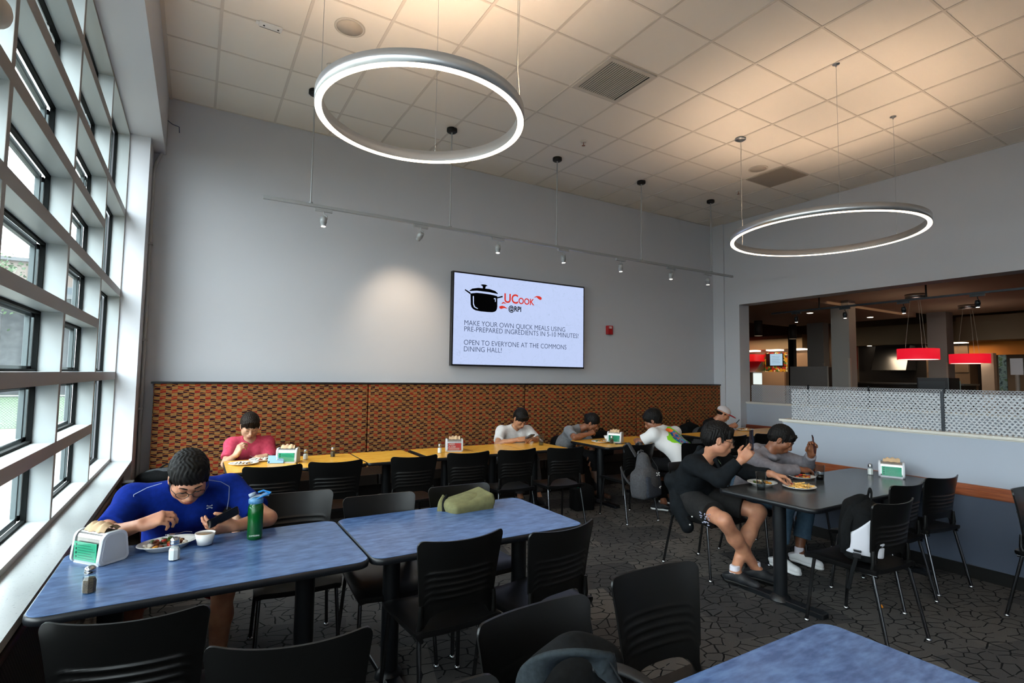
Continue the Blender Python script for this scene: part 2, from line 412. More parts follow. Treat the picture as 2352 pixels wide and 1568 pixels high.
# front half wall with cap, chair rail, mesh screen
def half_wall(n, x0, x1, y1, top, zr0, zr1, label, px, joints, rail, capm, side='left'):
    w = struct('wall_divider_%d' % n, MB().box(x0, x1, Y0, y1, zr0, top), UPPER)
    struct('wall_lower', MB().box(x0+.001, x1-.001, Y0, y1-.001, 0, zr0), LOWER, w)
    cp = MB().box(x0-.028, x1+.028, Y0, y1+.03, top, top+.022).box(x0-.006, x1+.006, Y0, y1+.006, top-.012, top)
    struct('wall_cap', cp, capm, w)
    tr = struct('trim_%d' % (n+1), MB().box(x0-.03, x0, Y0, y1+.0, zr0, zr0+.05).box(x0-.02, x0, Y0, y1, zr0+.05, zr1).box(x0-.012, x0, Y0, y1, zr0-.012, zr0), rail)
    struct('baseboard_%s' % side, MB().box(x0-.012, x0, Y0, y1, 0, .1), mat('baseboard_black', '0a0a0a', .4))
    s = thing('mesh_screen', label, 'screen', (px, y1, top+.02))
    ys = [y1-.05]+joints+[Y0+.05]
    for a, b in zip(ys[:-1], ys[1:]):
        obj('mesh_panel', MB().box(-.003, .003, b-y1+.012, a-y1-.012, 0, 1.478-top-.02), MESHM, s)
    for a in joints: obj('post', MB().box(-.012, .012, a-y1-.012, a-y1+.012, 0, 1.478-top), mat('post_dark', '23272c', .4, metal=.5), s)
    return s
MESHM = mat('expanded_metal', 'a6a9ad', .5, metal=.2, fn=f_expanded(.034, .0215, 0))
CAPM = mat('cap_trim', 'c9c5bb', .45)
half_wall(1, 5.47, 5.60, 3.39, 1.135, .665, .75, 'perforated silver mesh screen on the front half wall, near the charcoal table', 5.535, [1.985, .66, -.67, -2.0, -3.3], WOOD, CAPM, 'front')
half_wall(2, 8.62, 8.745, 6.03, 1.15, .69, .765, 'perforated mesh screen on the rear half wall under the servery opening', 8.68, [4.93, 4.02, 3.09, 2.1, 1.1, 0, -1.1, -2.2, -3.3], mat('rail_red', '7a3a26', .4), CAPM, 'rear')

# banquette
bq = thing('banquette', 'long banquette with tall back in maroon and tan patterned fabric along the wall', 'bench', (4.1, 6.5, 0))
def bx_(a, b, c, d, e, f): return MB().rbox(a-4.1, b-4.1, c-6.5, d-6.5, e, f, .02)
sx = [-.36, 1.825, 4.10, 6.30, 8.43]
for a, b in zip(sx[:-1], sx[1:]): obj('back_cushion', bx_(a+.003, b-.003, 6.43, 6.55, .44, 1.455), FABRIC, bq)
for a, b in zip(sx[:-1], sx[1:]): obj('seat_cushion', bx_(a+.003, b-.003, 5.93, 6.44, .34, .455), mat('banquette_seat', '1a1512', .5), bq)
obj('base', MB().box(-4.46, 4.33, -.50, .0, 0, .34), mat('banquette_base', '15110f', .6), bq)
obj('top_rail', MB().box(-4.48, 4.34, -.085, .069, 1.455, 1.475), mat('rail_black', '0d0d0e', .4), bq)

# ------------------------------------------------------------------ outside
struct('ground', MB().box(-40, -1.0, -20, 22.6, -.45, -.3), mat('pavement', 'b0a893', .8, fn=noisy('423f38', '4f4b43', 1.2)))
struct('lawn', MB().box(-60, 30, 22.6, 60, -.45, -.29), mat('lawn_green', '5b8447', .9, fn=noisy('1c2d14', '2c4420', 2.5)))
def building(x0, x1, y0, y1, h, m, label, nx, nz):
    b = thing('building', label, 'building', ((x0+x1)/2, (y0+y1)/2, -.3))
    hx, hy = (x1-x0)/2, (y1-y0)/2
    obj('wall', MB().box(-hx, hx, -hy, hy, 0, h), m, b)
    obj('roof', MB().box(-hx-.3, hx+.3, -hy-.3, hy+.3, h, h+.35), mat('roof_grey', '4e5052', .8), b)
    for i in range(nx):
        for k in range(nz):
            cx = -hx+(i+.5)*2*hx/nx; cz = 1.2+k*(h-1)/nz
            wnd = obj('window', MB().box(cx-.7, cx+.7, -hy-.05, -hy, cz, cz+1.5), mat('far_frame', '55595a', .5), b)
            obj('pane', MB().box(cx-.62, cx+.62, -hy-.07, -hy-.05, cz+.08, cz+1.42), mat('far_glass', '2c3840', .15), wnd)
    return b
building(-34, -7.6, 52, 62, 7.3, mat('dark_brick', '303236', .8, fn=noisy('24262a', '3c3d40', 3)), 'dark grey building across the lawn, filling the lower left window', 7, 2)
building(-30, -6, 72, 80, 13, mat('pale_brick', '5a4f48', .8), 'taller pale brown building with flat roof beyond the grey one', 6, 3)
fc = thing('chain_fence', 'low chain-link fence with top rail at the edge of the lawn', 'fence', (-10, 22.7, -.3))
fr_ = MB().tube([(-22, 0, 1.02), (8.6, 0, 1.02)], .03, 6)
obj('rail', fr_, mat('fence_steel', '5e6262', .5), fc)
def f_chain(nt, p):
    v = co(nt); x, y, z = sep(nt, v)
    a = mth(nt, 'FRACT', mth(nt, 'MULTIPLY', mth(nt, 'ADD', x, z), 12)); b = mth(nt, 'FRACT', mth(nt, 'MULTIPLY', mth(nt, 'SUBTRACT', x, z), 12))
    h = mth(nt, 'GREATER_THAN', mth(nt, 'MINIMUM', a, b), .12)
    tr = nt.nodes.new('ShaderNodeBsdfTransparent'); mx = nt.nodes.new('ShaderNodeMixShader')
    nt.links.new(h, mx.inputs[0]); nt.links.new(p.outputs[0], mx.inputs[1]); nt.links.new(tr.outputs[0], mx.inputs[2])
    nt.links.new(mx.outputs[0], nt.nodes['Material Output'].inputs[0])
obj('wire_mesh', MB().box(-22, 8.6, -.004, .004, .02, 1.0), mat('chain_link', '3c4040', .6, fn=f_chain), fc)
for k in range(9): obj('post', MB().tube([(-22+k*3.8, 0, 0), (-22+k*3.8, 0, 1.08)], .035, 6), mat('fence_steel'), fc)
def tree(x, y, h, r, label, seed):
    rnd = random.Random(seed); t = thing('tree', label, 'tree', (x, y, -.3), group='trees across the lawn')
    tr = MB().tube([(0, 0, 0), (.1, 0, h*.3), (0, .1, h*.55)], .2, 8, rs=[.28, .2, .12])
    lv = MB()
    for k in range(14):
        a = rnd.uniform(0, 2*PI); e = rnd.uniform(.1, 1); R_ = r*rnd.uniform(.4, .95)
        tip = (R_*math.cos(a), R_*math.sin(a), h*(.55+.4*e)); tr.tube([(0, .05, h*(.3+.25*rnd.random())), (tip[0]*.5, tip[1]*.5, tip[2]*.85), tip], .05, 5, rs=[.09, .05, .02])
        for q in range(110):
            p = [tip[i]+rnd.gauss(0, r*.20) for i in range(3)]; s = rnd.uniform(.08, .17)
            n = Vector((rnd.gauss(0, 1), rnd.gauss(0, 1), rnd.gauss(0, 1))).normalized(); u = n.orthogonal().normalized()*s; v = n.cross(u)*.6
            P = Vector(p); lv.poly([tuple(P-u), tuple(P-v), tuple(P+u), tuple(P+v)])
    obj('trunk', tr, mat('bark', '3b332b', .9), t); f_ = obj('foliage', lv, mat('leaf', '3e5236', .8), t); f_['kind'] = 'stuff'
tree(-13.0, 47, 9.2, 2.6, 'dark leafy tree showing above the grey building roof', 3)
tree(-17.5, 44, 6.0, 2.4, 'low bushy tree in front of the grey building', 5)

# ------------------------------------------------------------------ servery beyond the opening
DIM = mat('servery_ceiling', 'a8907a', .8)
struct('ceiling_servery', MB().box(XR+.28, 14.8, Y0, 5.3, 3.1, 3.2), DIM)
struct('ceiling_servery_low', MB().box(XR+.28, 13.6, 5.3, 8.2, 3.0, 3.2), DIM)
struct('ceiling_void', MB().box(XR+.28, 20, Y0, 13, 4.4, 4.5), mat('void_black', '060606', .9))
struct('wall_servery_far', MB().box(17.3, 17.45, Y0, 13, 0, 4.4), mat('servery_wall', '8d7660', .7))
struct('wall_servery_end', MB().box(XR+.28, 20, 12.9, 13, 0, 4.4), mat('servery_wall'))
struct('wall_servery_back', MB().box(XR, XR+.28, YB, 13, 0, 4.5), mat('servery_dark', '1b1a1a', .7))
COLM = mat('column_grey', '86817d', .6)
for n, (x0, x1, y0, y1, z1, m) in enumerate(((10.5, 10.75, 5.17, 5.5, 3.1, COLM), (13.2, 13.45, 7.1, 7.5, 3.0, COLM), (13.85, 14.2, 4.85, 5.2, 3.1, COLM), (15.0, 15.15, 8.93, 9.09, 3.3, mat('column_black', '17181a', .5)))):
    struct('column_%d' % (n+1), MB().box(x0, x1, y0, y1, 0, z1), m)
    if m is COLM: obj('corner_guard', MB().box(x0-.005, x0+.04, y0-.005, y0+.03, .9, 2.0), mat('guard', '9c8f85', .35), bpy.data.objects['column_%d' % (n+1)])['kind'] = 'structure'
BEIGE = mat('bulkhead_beige', 'a18a6c', .7)
struct('wall_bulkhead_left', MB().box(16.7, 17.2, 9.65, 12.9, 2.60, 3.05), BEIGE)
struct('wall_bulkhead_mid', MB().box(16.7, 17.2, 5.30, 8.30, 2.60, 3.14), BEIGE)
struct('wall_bulkhead_right', MB().box(15.7, 16.7, 1.0, 5.30, 2.56, 3.14), BEIGE)
EM = lambda n, c, s: mat(n, '111111', .5, emit=c, es=s)
def thing1(name, mb, m, label, cat, group=None, kind=None): return tag(obj(name, mb, m), label, cat, group, kind)
STR = EM('strip_glow', 'ffe9cf', 5)
for i, (y0, y1, z, lb) in enumerate(((11.33, 11.75, 2.47, 'long ceiling strip light above the red serving band at far left'), (10.48, 10.93, 2.52, 'ceiling strip light above the food mural'), (9.67, 10.10, 2.45, 'ceiling strip light just past the black column'), (5.85, 6.22, 2.60, 'ceiling strip light over the steel hoods, nearer the grey column'), (5.37, 5.78, 2.50, 'ceiling strip light beside the orange wall'))):
    thing1('strip_light', MB().box(16.74, 17.04, y0, y1, 2.555, 2.598), STR, lb, 'light', 'servery strip lights')
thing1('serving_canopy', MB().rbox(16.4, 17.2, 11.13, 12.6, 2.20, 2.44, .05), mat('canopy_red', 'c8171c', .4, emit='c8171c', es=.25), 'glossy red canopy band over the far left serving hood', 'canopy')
thing1('extractor_hood', MB().prism([(16.5, 1.80), (17.25, 1.80), (17.25, 2.19), (16.8, 2.19)], 11.14, 12.6, 'y') if False else MB().loft([[(16.4, 11.14, 1.82), (17.25, 11.14, 1.82), (17.25, 12.6, 1.82), (16.4, 12.6, 1.82)], [(16.8, 11.14, 2.19), (17.25, 11.14, 2.19), (17.25, 12.6, 2.19), (16.8, 12.6, 2.19)]], True, True), STEEL, 'stainless extractor hood below the red canopy', 'hood')
struct('window_2', MB().box(17.2, 17.3, 11.15, 11.75, 1.40, 1.80), EM('far_window', 'dfe9e4', .9))
def f_mural(nt, p):
    v = co(nt); vo = nt.nodes.new('ShaderNodeTexVoronoi'); vo.inputs['Scale'].default_value = 14; nt.links.new(v, vo.inputs[0])
    s = sep(nt, vo.outputs['Color'])
    c = ramp(nt, s[0], [(0, 'b02a1a'), (.25, 'd9a12a'), (.45, '4f7a2c'), (.62, 'e6d9a8'), (.8, '2c3a1c')], 'CONSTANT')
    nt.links.new(c, p.inputs['Base Color'])
    nt.links.new(c, p.inputs['Emission Color']); p.inputs['Emission Strength'].default_value = .0
thing1('food_mural', MB().box(16.95, 16.98, 10.32, 11.13, 1.84, 2.50), mat('mural_print', '884422', .5, fn=f_mural), 'wall mural of chopped vegetables behind the menu screen', 'picture')
mn = thing('menu_screen', 'tilted menu screen with white text panel in front of the vegetable mural', 'screen', (16.945, 10.75, 2.255))
mn.scale = (1, 1.27, 1.1)
obj('screen', MB().box(-.03, 0, -.24, .24, -.19, .19), mat('bezel', '0b0c0e', .3), mn)
obj('display', MB().box(-.034, -.031, -.23, .12, -.18, .18), EM('menu_glow', 'a9c8dc', .75), mn)
for k in range(5): obj('text_line', MB().box(-.037, -.035, -.16+.02*(k % 2), .07, .10-.05*k, .106-.05*k), mat('menu_ink', '2b3c4c', .6), mn)
struct('wall_servery_tan', MB().box(16.8, 16.9, 10.33, 11.14, .0, 1.84), mat('tan_wall', 'b09074', .7))
struct('wall_servery_tan_b', MB().box(16.8, 16.9, 8.9, 10.1, .0, 2.45), mat('tan_wall'))
pn = thing('service_partition', 'tall grey service partition with steel end panel in the servery', 'partition', (12, 6.7, 0))
obj('panel', MB().rbox(-.02, .03, -.33, .53, 0, 1.89, .01), mat('partition_grey', '7e7977', .5), pn)
obj('edge_trim', MB().box(-.03, .0, -.345, -.325, 0, 1.89), mat('trim_pale', 'b5b0a8', .4), pn)
obj('end_panel', MB().rbox(-.01, .03, -.64, -.345, 0, 1.87, .012), mat('steel_brown', '6a5a50', .3, metal=.7), pn)
thing1('wall_banner', MB().box(16.9, 16.93, 8.93, 9.04, .9, 3.3), mat('banner_red', '9c1015', .5), 'narrow dark red wall panel behind the first grey column', 'panel')
thing1('wall_banner', MB().box(16.9, 16.93, 8.12, 8.22, 1.92, 2.62), mat('banner_red'), 'short red wall panel beside the dark kitchen opening', 'panel')
struct('wall_kitchen_dark', MB().box(17.0, 17.1, 5.3, 8.12, .0, 2.62), mat('kitchen_dark', '2a2420', .6))
kh = thing('kitchen_hood', 'angled stainless kitchen hood catching a bright streak of light', 'hood', (16.6, 7.05, 0))
obj('canopy', MB().loft([[(-.3, -.42, 1.88), (.3, -.42, 1.88), (.3, .42, 1.88), (-.3, .42, 1.88)], [(0, -.42, 2.56), (.3, -.42, 2.56), (.3, .42, 2.56), (0, .42, 2.56)]], True, True), STEEL, kh)
kc = thing('steel_cooler', 'row of tall stainless cooler doors in the kitchen', 'cooler', (16.45, 5.77, 0))
obj('cabinet', MB().box(0, .5, -.45, .45, 0, 2.55), mat('warm_steel', '9a8068', .35, metal=.7), kc)
for k in (-1, 0, 1): obj('door', MB().rbox(-.03, 0, k*.3-.14, k*.3+.14, 1.82, 2.5, .01), mat('warm_steel'), kc)
ct = thing('serving_counter', 'long dark serving counter with steel top in the kitchen', 'counter', (15.4, 6.6, 0))
obj('body', MB().box(-.4, .4, -1.6, 1.6, 0, 1.5), mat('counter_dark', '2b2622', .5), ct)
obj('worktop', MB().box(-.45, .45, -1.65, 1.65, 1.5, 1.54), STEEL, ct)
struct('wall_orange', MB().box(16.4, 16.5, 1.0, 5.30, 2.24, 2.56), mat('orange_paint', 'c8771a', .6))
struct('wall_servery_beige', MB().box(13.0, 13.15, 3.84, 4.03, 0, 2.14), mat('beige_panel', 'b39a82', .6))
def f_poster(nt, p):
    nt.links.new(ramp(nt, noise(nt, co(nt), 9, 4), [(.35, '1f3a44'), (.5, '8fb0b4'), (.62, '3f6a34'), (.7, 'c9d6d2')]), p.inputs['Base Color'])
thing1('banner_stand', MB().box(16.0, 16.03, 4.50, 4.64, 0, 2.22), mat('poster_print', '5a8090', .5, fn=f_poster), 'tall narrow leafy poster at the far right of the servery', 'poster')
tm = thing('order_screen', 'small white order screen on a stand at the far right of the servery', 'screen', (15, 4.05, 0))
obj('pole', MB().tube([(0, 0, 1.1), (0, 0, 1.75)], .04, 8), mat('pale_metal', 'a9a39a', .4), tm)
obj('display', MB().box(-.03, 0, -.10, .10, 1.75, 2.1), mat('screen_pale', 'b9b4b0', .5, emit='9aa0a8', es=.15), tm)
struct('wall_servery_counter', MB().box(14.6, 15.2, 2.0, 4.6, 0, 1.40), mat('counter_mauve', '6a5c5e', .6))
mc = thing('ice_machine', 'black vented ice machine standing just behind the rear half wall', 'machine', (11.25, 4.1, 0))
obj('cabinet', MB().rbox(-.22, .22, -.25, .23, 0, 1.65, .02), mat('machine_black', '14171b', .35), mc)
for k in range(7): obj('vent_slat', MB().box(-.225, -.22, -.19, .19, 1.44+k*.022, 1.45+k*.022), mat('slat_grey', '2e343a', .4), mc)
obj('edge_strip', MB().box(.2, .225, -.256, -.25, 1.2, 1.6), mat('edge_pale', 'a8c4c6', .3), mc)

def pendant(x, y, z, r, label):
    t = thing('pendant_lamp', label, 'lamp', (x, y, z), group='red drum pendants')
    obj('lamp_shade', MB().lathe([(r, 0), (r, .185), (r-.006, .185), (r-.006, 0)], 40, cap=False), mat('shade_red', 'd81028', .6, emit='e0122c', es=.62), t)
    obj('diffuser', MB().lathe([(.01, .01), (r-.008, .01), (r-.008, .004), (.01, .004)], 40), EM('shade_glow', 'fff0dc', 2.2), t)
    obj('canopy', MB().lathe([(.01, 3.1-z-.001), (.16, 3.1-z-.001), (.16, 3.1-z-.07), (.01, 3.1-z-.07)], 24), STEEL, t)
    for a in (0, 2.1, 4.2): obj('cable', MB().tube([(r*.6*math.cos(a), r*.6*math.sin(a), .17), (.08*math.cos(a), .08*math.sin(a), 3.1-z-.05)], .0025, 5), CABLE, t)
pendant(10.75, 4.18, 1.96, .30, 'red drum pendant lamp nearest, over the black ice machine')
pendant(13.05, 4.20, 1.945, .33, 'red drum pendant lamp farther back, in front of the orange wall')

# track light over the rear passage, ceiling cans
SPOTG = EM('spot_glow', 'fff2e0', 14)
tk = thing('track_rail', 'dark lighting track hanging behind the header of the servery opening', 'light track', (9.47, 3, 2.83))
obj('rail', MB().box(-.018, .018, -7, 3.05, 0, .03), mat('track_dark', '2c3136', .4, metal=.4), tk)
for yy in (5.15, 3.55, 1.95): obj('hanger', MB().tube([(0, yy-3, .03), (0, yy-3, .27)], .012, 6), BLACK, tk)
def spot_head(m, d=1):
    def f(t, gl=True, tilt=(0, 0, 0)):
        obj('adapter', MB().box(-.014, .014, -.085, .085, -.035, -.002) if d else MB().box(-.085, .085, -.014, .014, -.035, -.002), m, t)
        obj('arm', MB().tube([(0, 0, -.035), (.0, 0, -.06), (.035, 0, -.075), (.035, 0, -.11)], .006, 6), m, t)
        h = obj('lamp_head', MB().lathe([(.012, .035), (.03, .03), (.034, .0), (.034, -.028), (.029, -.03), (.029, -.045), (.025, -.05), (.025, -.068)], 20), m, t)
        h.location = (0, 0, -.12); h.rotation_euler = tilt
        obj('lens', MB().lathe([(.001, -.069), (.022, -.069), (.022, -.066), (.001, -.066)], 16), SPOTG if gl else mat('lens_off', '9a9a98', .3), h)
    return f
sd = spot_head(mat('spot_dark', '23292e', .4))
for yy, lb in ((5.57, 'dark track spotlight at the far left end of the rear track'), (4.72, 'dark track spotlight in front of the wide grey column'), (3.85, 'dark track spotlight above the nearer red pendant'), (2.94, 'dark track spotlight at the right of the rear track')):
    t = thing('track_spotlight', lb, 'spotlight', (9.47, yy, 2.83), group='spotlights on the rear track'); sd(t)
for q, lb in (((11.13, 6.25, 2.999), 'round recessed downlight left of the grey column in the servery ceiling'), ((12.9, 5.9, 2.999), 'round recessed downlight right of the grey column in the servery ceiling'), ((16.85, 7.75, 2.598), 'round recessed downlight under the beige bulkhead')):
    tag(obj('downlight', MB().lathe([(.001, -.004), (.05, -.004), (.06, 0), (.001, 0)], 20), EM('can_glow', 'fff0d8', 6), None, q), lb, 'light', 'servery downlights')
for q, lb in (((11.5, 7.7, 2.62), 'dark cylinder light hanging near the opening corner'), ((13.0, 7.75, 2.62), 'dark cylinder light hanging left of the dark grey column')):
    t = thing('cylinder_light', lb, 'light', q, group='dark cylinder lights')
    obj('housing', MB().lathe([(.001, .36), (.09, .36), (.09, 0), (.001, 0)], 20), mat('cyl_grey', '3a3733', .5), t)
    obj('rim', MB().lathe([(.001, -.004), (.085, -.004), (.085, 0), (.001, 0)], 20), mat('rim_pale', '8a7e70', .4, emit='b09a80', es=.3), t)
# duct in the corner by the jamb
thing1('duct', MB().lathe([(.16, 0), (.16, 2.0)], 16, c=(10.6, 7.9, 2.5)), mat('duct_dark', '1d2422', .6), 'dark round duct rising behind the left jamb of the opening', 'duct')
def area(name, loc, size, power, col, rot=(0, 0, 0)):
    l = bpy.data.lights.new(name, 'AREA'); l.shape = 'RECTANGLE'; l.size, l.size_y = size; l.energy = power; l.color = lin(col)[:3]
    o = bpy.data.objects.new(name, l); C.objects.link(o); o.location = loc; o.rotation_euler = rot; return o
area('kitchen_ceiling_light', (15.8, 10.5, 2.95), (1.2, 2.4), 30, 'ffe2c0')
area('kitchen_hood_light', (15.9, 6.0, 2.5), (.6, 2.4), 16, 'ffe0ba')
area('servery_can_light', (11.5, 3.5, 3.05), (3, 4), 16, 'ffd9b0')
# ------------------------------------------------------------------ ceiling items and lamps
def ring_lamp(cx, cy, z, r, hangs, label, up=1):
    t = thing('ring_pendant', label, 'lamp', (cx, cy, z), group=None)
    w, h = .042, .075
    obj('ring', MB().lathe([(r-w, .004), (r-w, h), (r-w+.008, h), (r-w+.008, .05), (r-.008, .05), (r-.008, h), (r, h), (r, .004), (r-.006, .004), (r-.006, .014), (r-w+.006, .014), (r-w+.006, .004), (r-w, .004)], 128, cap=False), ALU, t)
    obj('diffuser', MB().lathe([(r-w+.004, 0), (r-.004, 0), (r-.004, .013), (r-w+.004, .013), (r-w+.004, 0)], 128, cap=False), EM('ring_glow', 'ffe3c2', RING), t)
    obj('uplight_strip', MB().lathe([(r-w+.01, .057), (r-.01, .057), (r-.01, .053), (r-w+.01, .053), (r-w+.01, .057)], 96, cap=False), EM('ring_up_%d' % round(up*100), 'ffdcba', UPLIGHT*up), t)
    for i, a in enumerate(hangs):
        px, py = (r-w/2)*math.cos(a), (r-w/2)*math.sin(a)
        obj('cable', MB().tube([(px, py, h-.01), (px, py, h+.02)], .004, 6).tube([(px, py, h), (px, py, ZC-z)], .0016, 5), STEEL, t)
        if i == 0:
            obj('power_cord', MB().tube([(px+.004, py, ZC-z), (px+.03, py+.01, ZC-z-.12), (px+.006, py, ZC-z-.2), (px+.012, py, .9), (px+.004, py, .45), (px+.02, py, .3), (px+.004, py, h)], .003, 6), mat('cord_clear', 'c9c2b6', .3), t)
            obj('canopy', MB().lathe([(.001, 0), (.062, 0), (.062, -.018), (.05, -.026), (.001, -.026)], 24, c=(px, py, ZC-z)), STEEL, t)
        else:
            obj('canopy', MB().lathe([(.001, 0), (.03, 0), (.03, -.006), (.006, -.012), (.006, -.03), (.001, -.03)], 16, c=(px, py, ZC-z)), STEEL, t)
A2 = lambda x, y, cx, cy: math.atan2(y-cy, x-cx)
ring_lamp(1.107, 2.93, 3.10, .615, [-.25, 1.05, 2.75], 'smaller glowing ring pendant with aluminium rim, hanging nearer over the blue tables', 1.6)
ring_lamp(5.66, 3.02, 3.10, .915, [A2(5.546, 3.91, 5.66, 3.02), A2(4.946, 2.483, 5.66, 3.02), A2(6.488, 2.671, 5.66, 3.02)], 'larger glowing ring pendant hanging over the charcoal table near the servery', .76)
ring_lamp(1.107, -1.2, 3.10, .915, [0, 2.1, 4.2], 'large unseen ring pendant added behind the camera to brighten the ceiling', 1.3)  # added lamp behind the camera, there to brighten the ceiling
ring_lamp(5.66, -1.4, 3.10, .615, [0, 2.1, 4.2], 'small unseen ring pendant added out of view as warm fill for the room', .5)  # second added lamp, out of view, warm fill for ceiling and room

# track light along the back wall
TRK = mat('track_grey', '9fa2a4', .4, metal=.2)
tk = thing('track_rail', 'long grey lighting track hanging in front of the back wall', 'light track', (4.07, 5.58, 3.28))
obj('rail', MB().box(-3.58, 3.58, -.017, .017, 0, .03), TRK, tk)
for xx in (.93, 2.48, 4.02, 5.56, 7.12):
    h = obj('hanger', MB().tube([(xx-4.07, 0, .03), (xx-4.07, 0, ZC-3.28)], .008, 8), TRK, tk)
    obj('canopy', MB().lathe([(.001, 0), (.062, 0), (.062, -.035), (.05, -.045), (.001, -.045)], 24, c=(xx-4.07, 0, ZC-3.28)), BLACK, h)
    obj('clamp', MB().lathe([(.02, .03), (.02, .045), (.001, .045)], 12, c=(xx-4.07, 0, 0)), TRK, h)
hd = spot_head(TRK, 0)
spots = [(1.06, 1, (-.05, 0, 0), 'first from the window, lit'), (2.12, 0, (.9, .25, 0), 'second from the window, aimed at the wall'), (3.13, 1, (-.05, .05, 0), 'above the left half of the wall screen'), (4.13, 1, (-.05, -.05, 0), 'above the middle of the wall screen'), (5.15, 1, (0, -.05, 0), 'above the red alarm'), (6.18, 1, (0, .05, 0), 'second from the right end'), (7.03, 1, (0, 0, 0), 'nearest the right end of the track')]
for x, gl, tl, w in spots:
    t = thing('track_spotlight', 'grey track spotlight, '+w, 'spotlight', (x, 5.58, 3.28), group='spotlights on the back wall track')
    hd(t, bool(gl), tl)
    l = bpy.data.lights.new('spot_lamp', 'SPOT'); l.energy = 95 if not gl else 9; l.color = lin('ffe6c6')[:3]; l.spot_size = 1.35 if not gl else .9; l.spot_blend = 1; l.shadow_soft_size = .02
    o = bpy.data.objects.new('spot_lamp', l); C.objects.link(o); o.location = (x, 5.58, 3.08)
    tgt = Vector((2.25, 6.57, 2.2)) if not gl else Vector((x, 5.6, 0))
    o.rotation_euler = (tgt-o.location).to_track_quat('-Z', 'Y').to_euler()
    if not gl: l.energy = 42; o.location = (2.14, 5.62, 3.10)

def f_vent(nt, p): pass
cv = thing('ceiling_vent', 'square slatted air vent in the ceiling between the two ring lamps', 'vent', (3.39, 3.79, ZC-.006))
v0 = GX0+5*GU; v1 = v0+GU; w0 = GY0-5*GU; w1 = w0+GU
cv.location = ((v0+v1)/2, (w0+w1)/2, ZC-.006)
H_ = GU/2-.012
obj('frame', MB().box(-H_, H_, -H_, -H_+.04, -.008, .004).box(-H_, H_, H_-.04, H_, -.008, .004).box(-H_, -H_+.04, -H_+.04, H_-.04, -.008, .004).box(H_-.04, H_, -H_+.04, H_-.04, -.008, .004), mat('vent_white', 'c9c2b8', .5), cv)
obj('backing', MB().box(-H_+.03, H_-.03, -H_+.03, H_-.03, .001, .006), mat('vent_dark', '1c1b1a', .8), cv)
for k in range(19): obj('slat', MB().box(-H_+.04, H_-.04, -H_+.05+k*.0264, -H_+.060+k*.0264, -.006, .001), mat('vent_slat', 'c4bdb3', .5), cv) if False else obj('slat', MB().box(-H_+.045+k*.0258, -H_+.056+k*.0258, -H_+.04, H_-.04, -.006, .001), mat('vent_slat', 'c4bdb3', .5), cv)
rv0 = GX0+11*GU; 
cv = thing('return_grille', 'flat grey perforated return grille in the ceiling above the larger ring lamp', 'vent', (rv0+GU/2, GY0-4*GU+GU/2, ZC-.006))
obj('frame', MB().box(-.29, .29, -.29, .29, -.004, .003), mat('grille_rim', 'a89d90', .5), cv)
obj('grille', MB().box(-.275, .275, -.275, .275, -.007, -.003), mat('grille_grey', '8f867b', .6), cv)
for (x, y, r, lb) in ((.985, 4.37, .125, 'round ceiling speaker grille left of the smaller ring lamp'), (6.57, 4.36, .125, 'round ceiling speaker grille near the grey return grille')):
    t = thing('ceiling_speaker', lb, 'speaker', (x, y, ZC)); obj('rim', MB().lathe([(r-.02, -.001), (r-.02, -.008), (r, -.006), (r, 0)], 32, cap=False), mat('spk_rim', 'cfc7bb', .5), t)
    obj('grille', MB().lathe([(.001, -.005), (r-.02, -.007), (r-.02, 0)], 32), mat('spk_grille', 'bdb2a4', .7), t)
for x, y, lb in ((.968, 5.02, 'pendent ceiling sprinkler above the left of the track'), (4.0, 5.0, 'pendent ceiling sprinkler between the track and the vent'), (7.1, 5.05, 'pendent ceiling sprinkler near the right back corner')):
    t = thing('sprinkler', lb, 'sprinkler', (x, y, ZC), group='ceiling sprinklers')
    obj('escutcheon', MB().lathe([(.001, 0), (.04, 0), (.036, -.01), (.02, -.014), (.001, -.014)], 20), mat('spk_white', 'd5d0c8', .4), t)
    obj('head', MB().tube([(0, 0, -.01), (0, 0, -.05)], .006, 6).lathe([(.001, -.05), (.022, -.052), (.022, -.055), (.001, -.055)], 12), mat('sprinkler_metal', '8f6a5c', .4, metal=.5), t)
t = thing('sensor_plate', 'small white bracket plate screwed to the ceiling tee by the window', 'sensor', (.41, 4.71, ZC), .05)
obj('plate', MB().rbox(-.09, .09, -.038, .038, -.014, 0, .008).box(-.112, -.09, -.02, .02, -.01, 0), mat('plate_white', 'e2e2e0', .4), t)
obj('knockout', MB().lathe([(.001, -.018), (.008, -.018), (.008, -.012)], 8, c=(-.05, 0, 0)).lathe([(.001, -.018), (.008, -.018), (.008, -.012)], 8, c=(.06, 0, 0)).box(-.08, .08, .03, .034, -.016, -.013), mat('knock_dark', '33302e', .5), t)

# white wall speaker, top left
sp = thing('wall_speaker', 'pale loudspeaker with rounded baffle mounted high by the nearest window', 'speaker', (-.56, 1.81, 2.56), 0)
obj('cabinet', MB().loft([[(.065*math.cos(a)*s_, .15*math.sin(a)*s_, z) for a in [2*PI*k/48 for k in range(48)]] for z, s_ in ((-.10, .30), (-.09, .62), (-.05, .86), (.0, .96), (.2, 1), (.5, 1))], True, True, smooth=True), mat('speaker_cream', 'd8c9b6', .5), sp)
obj('baffle', MB().loft([[(.012+.058*math.cos(a)*s_, -.05+.11*math.sin(a)*s_, z-.03) for a in [2*PI*k/48 for k in range(48)]] for z, s_ in ((-.09, .2), (-.085, .7), (-.06, .95), (.0, 1.1), (.05, 1.15))], True, True, smooth=True), mat('speaker_grey', '6b7076', .5), sp)
obj('pivot_cap', MB().sphere((.035, .148, .02), (.035, .045, .045), 20, 14), mat('speaker_cream'), sp)

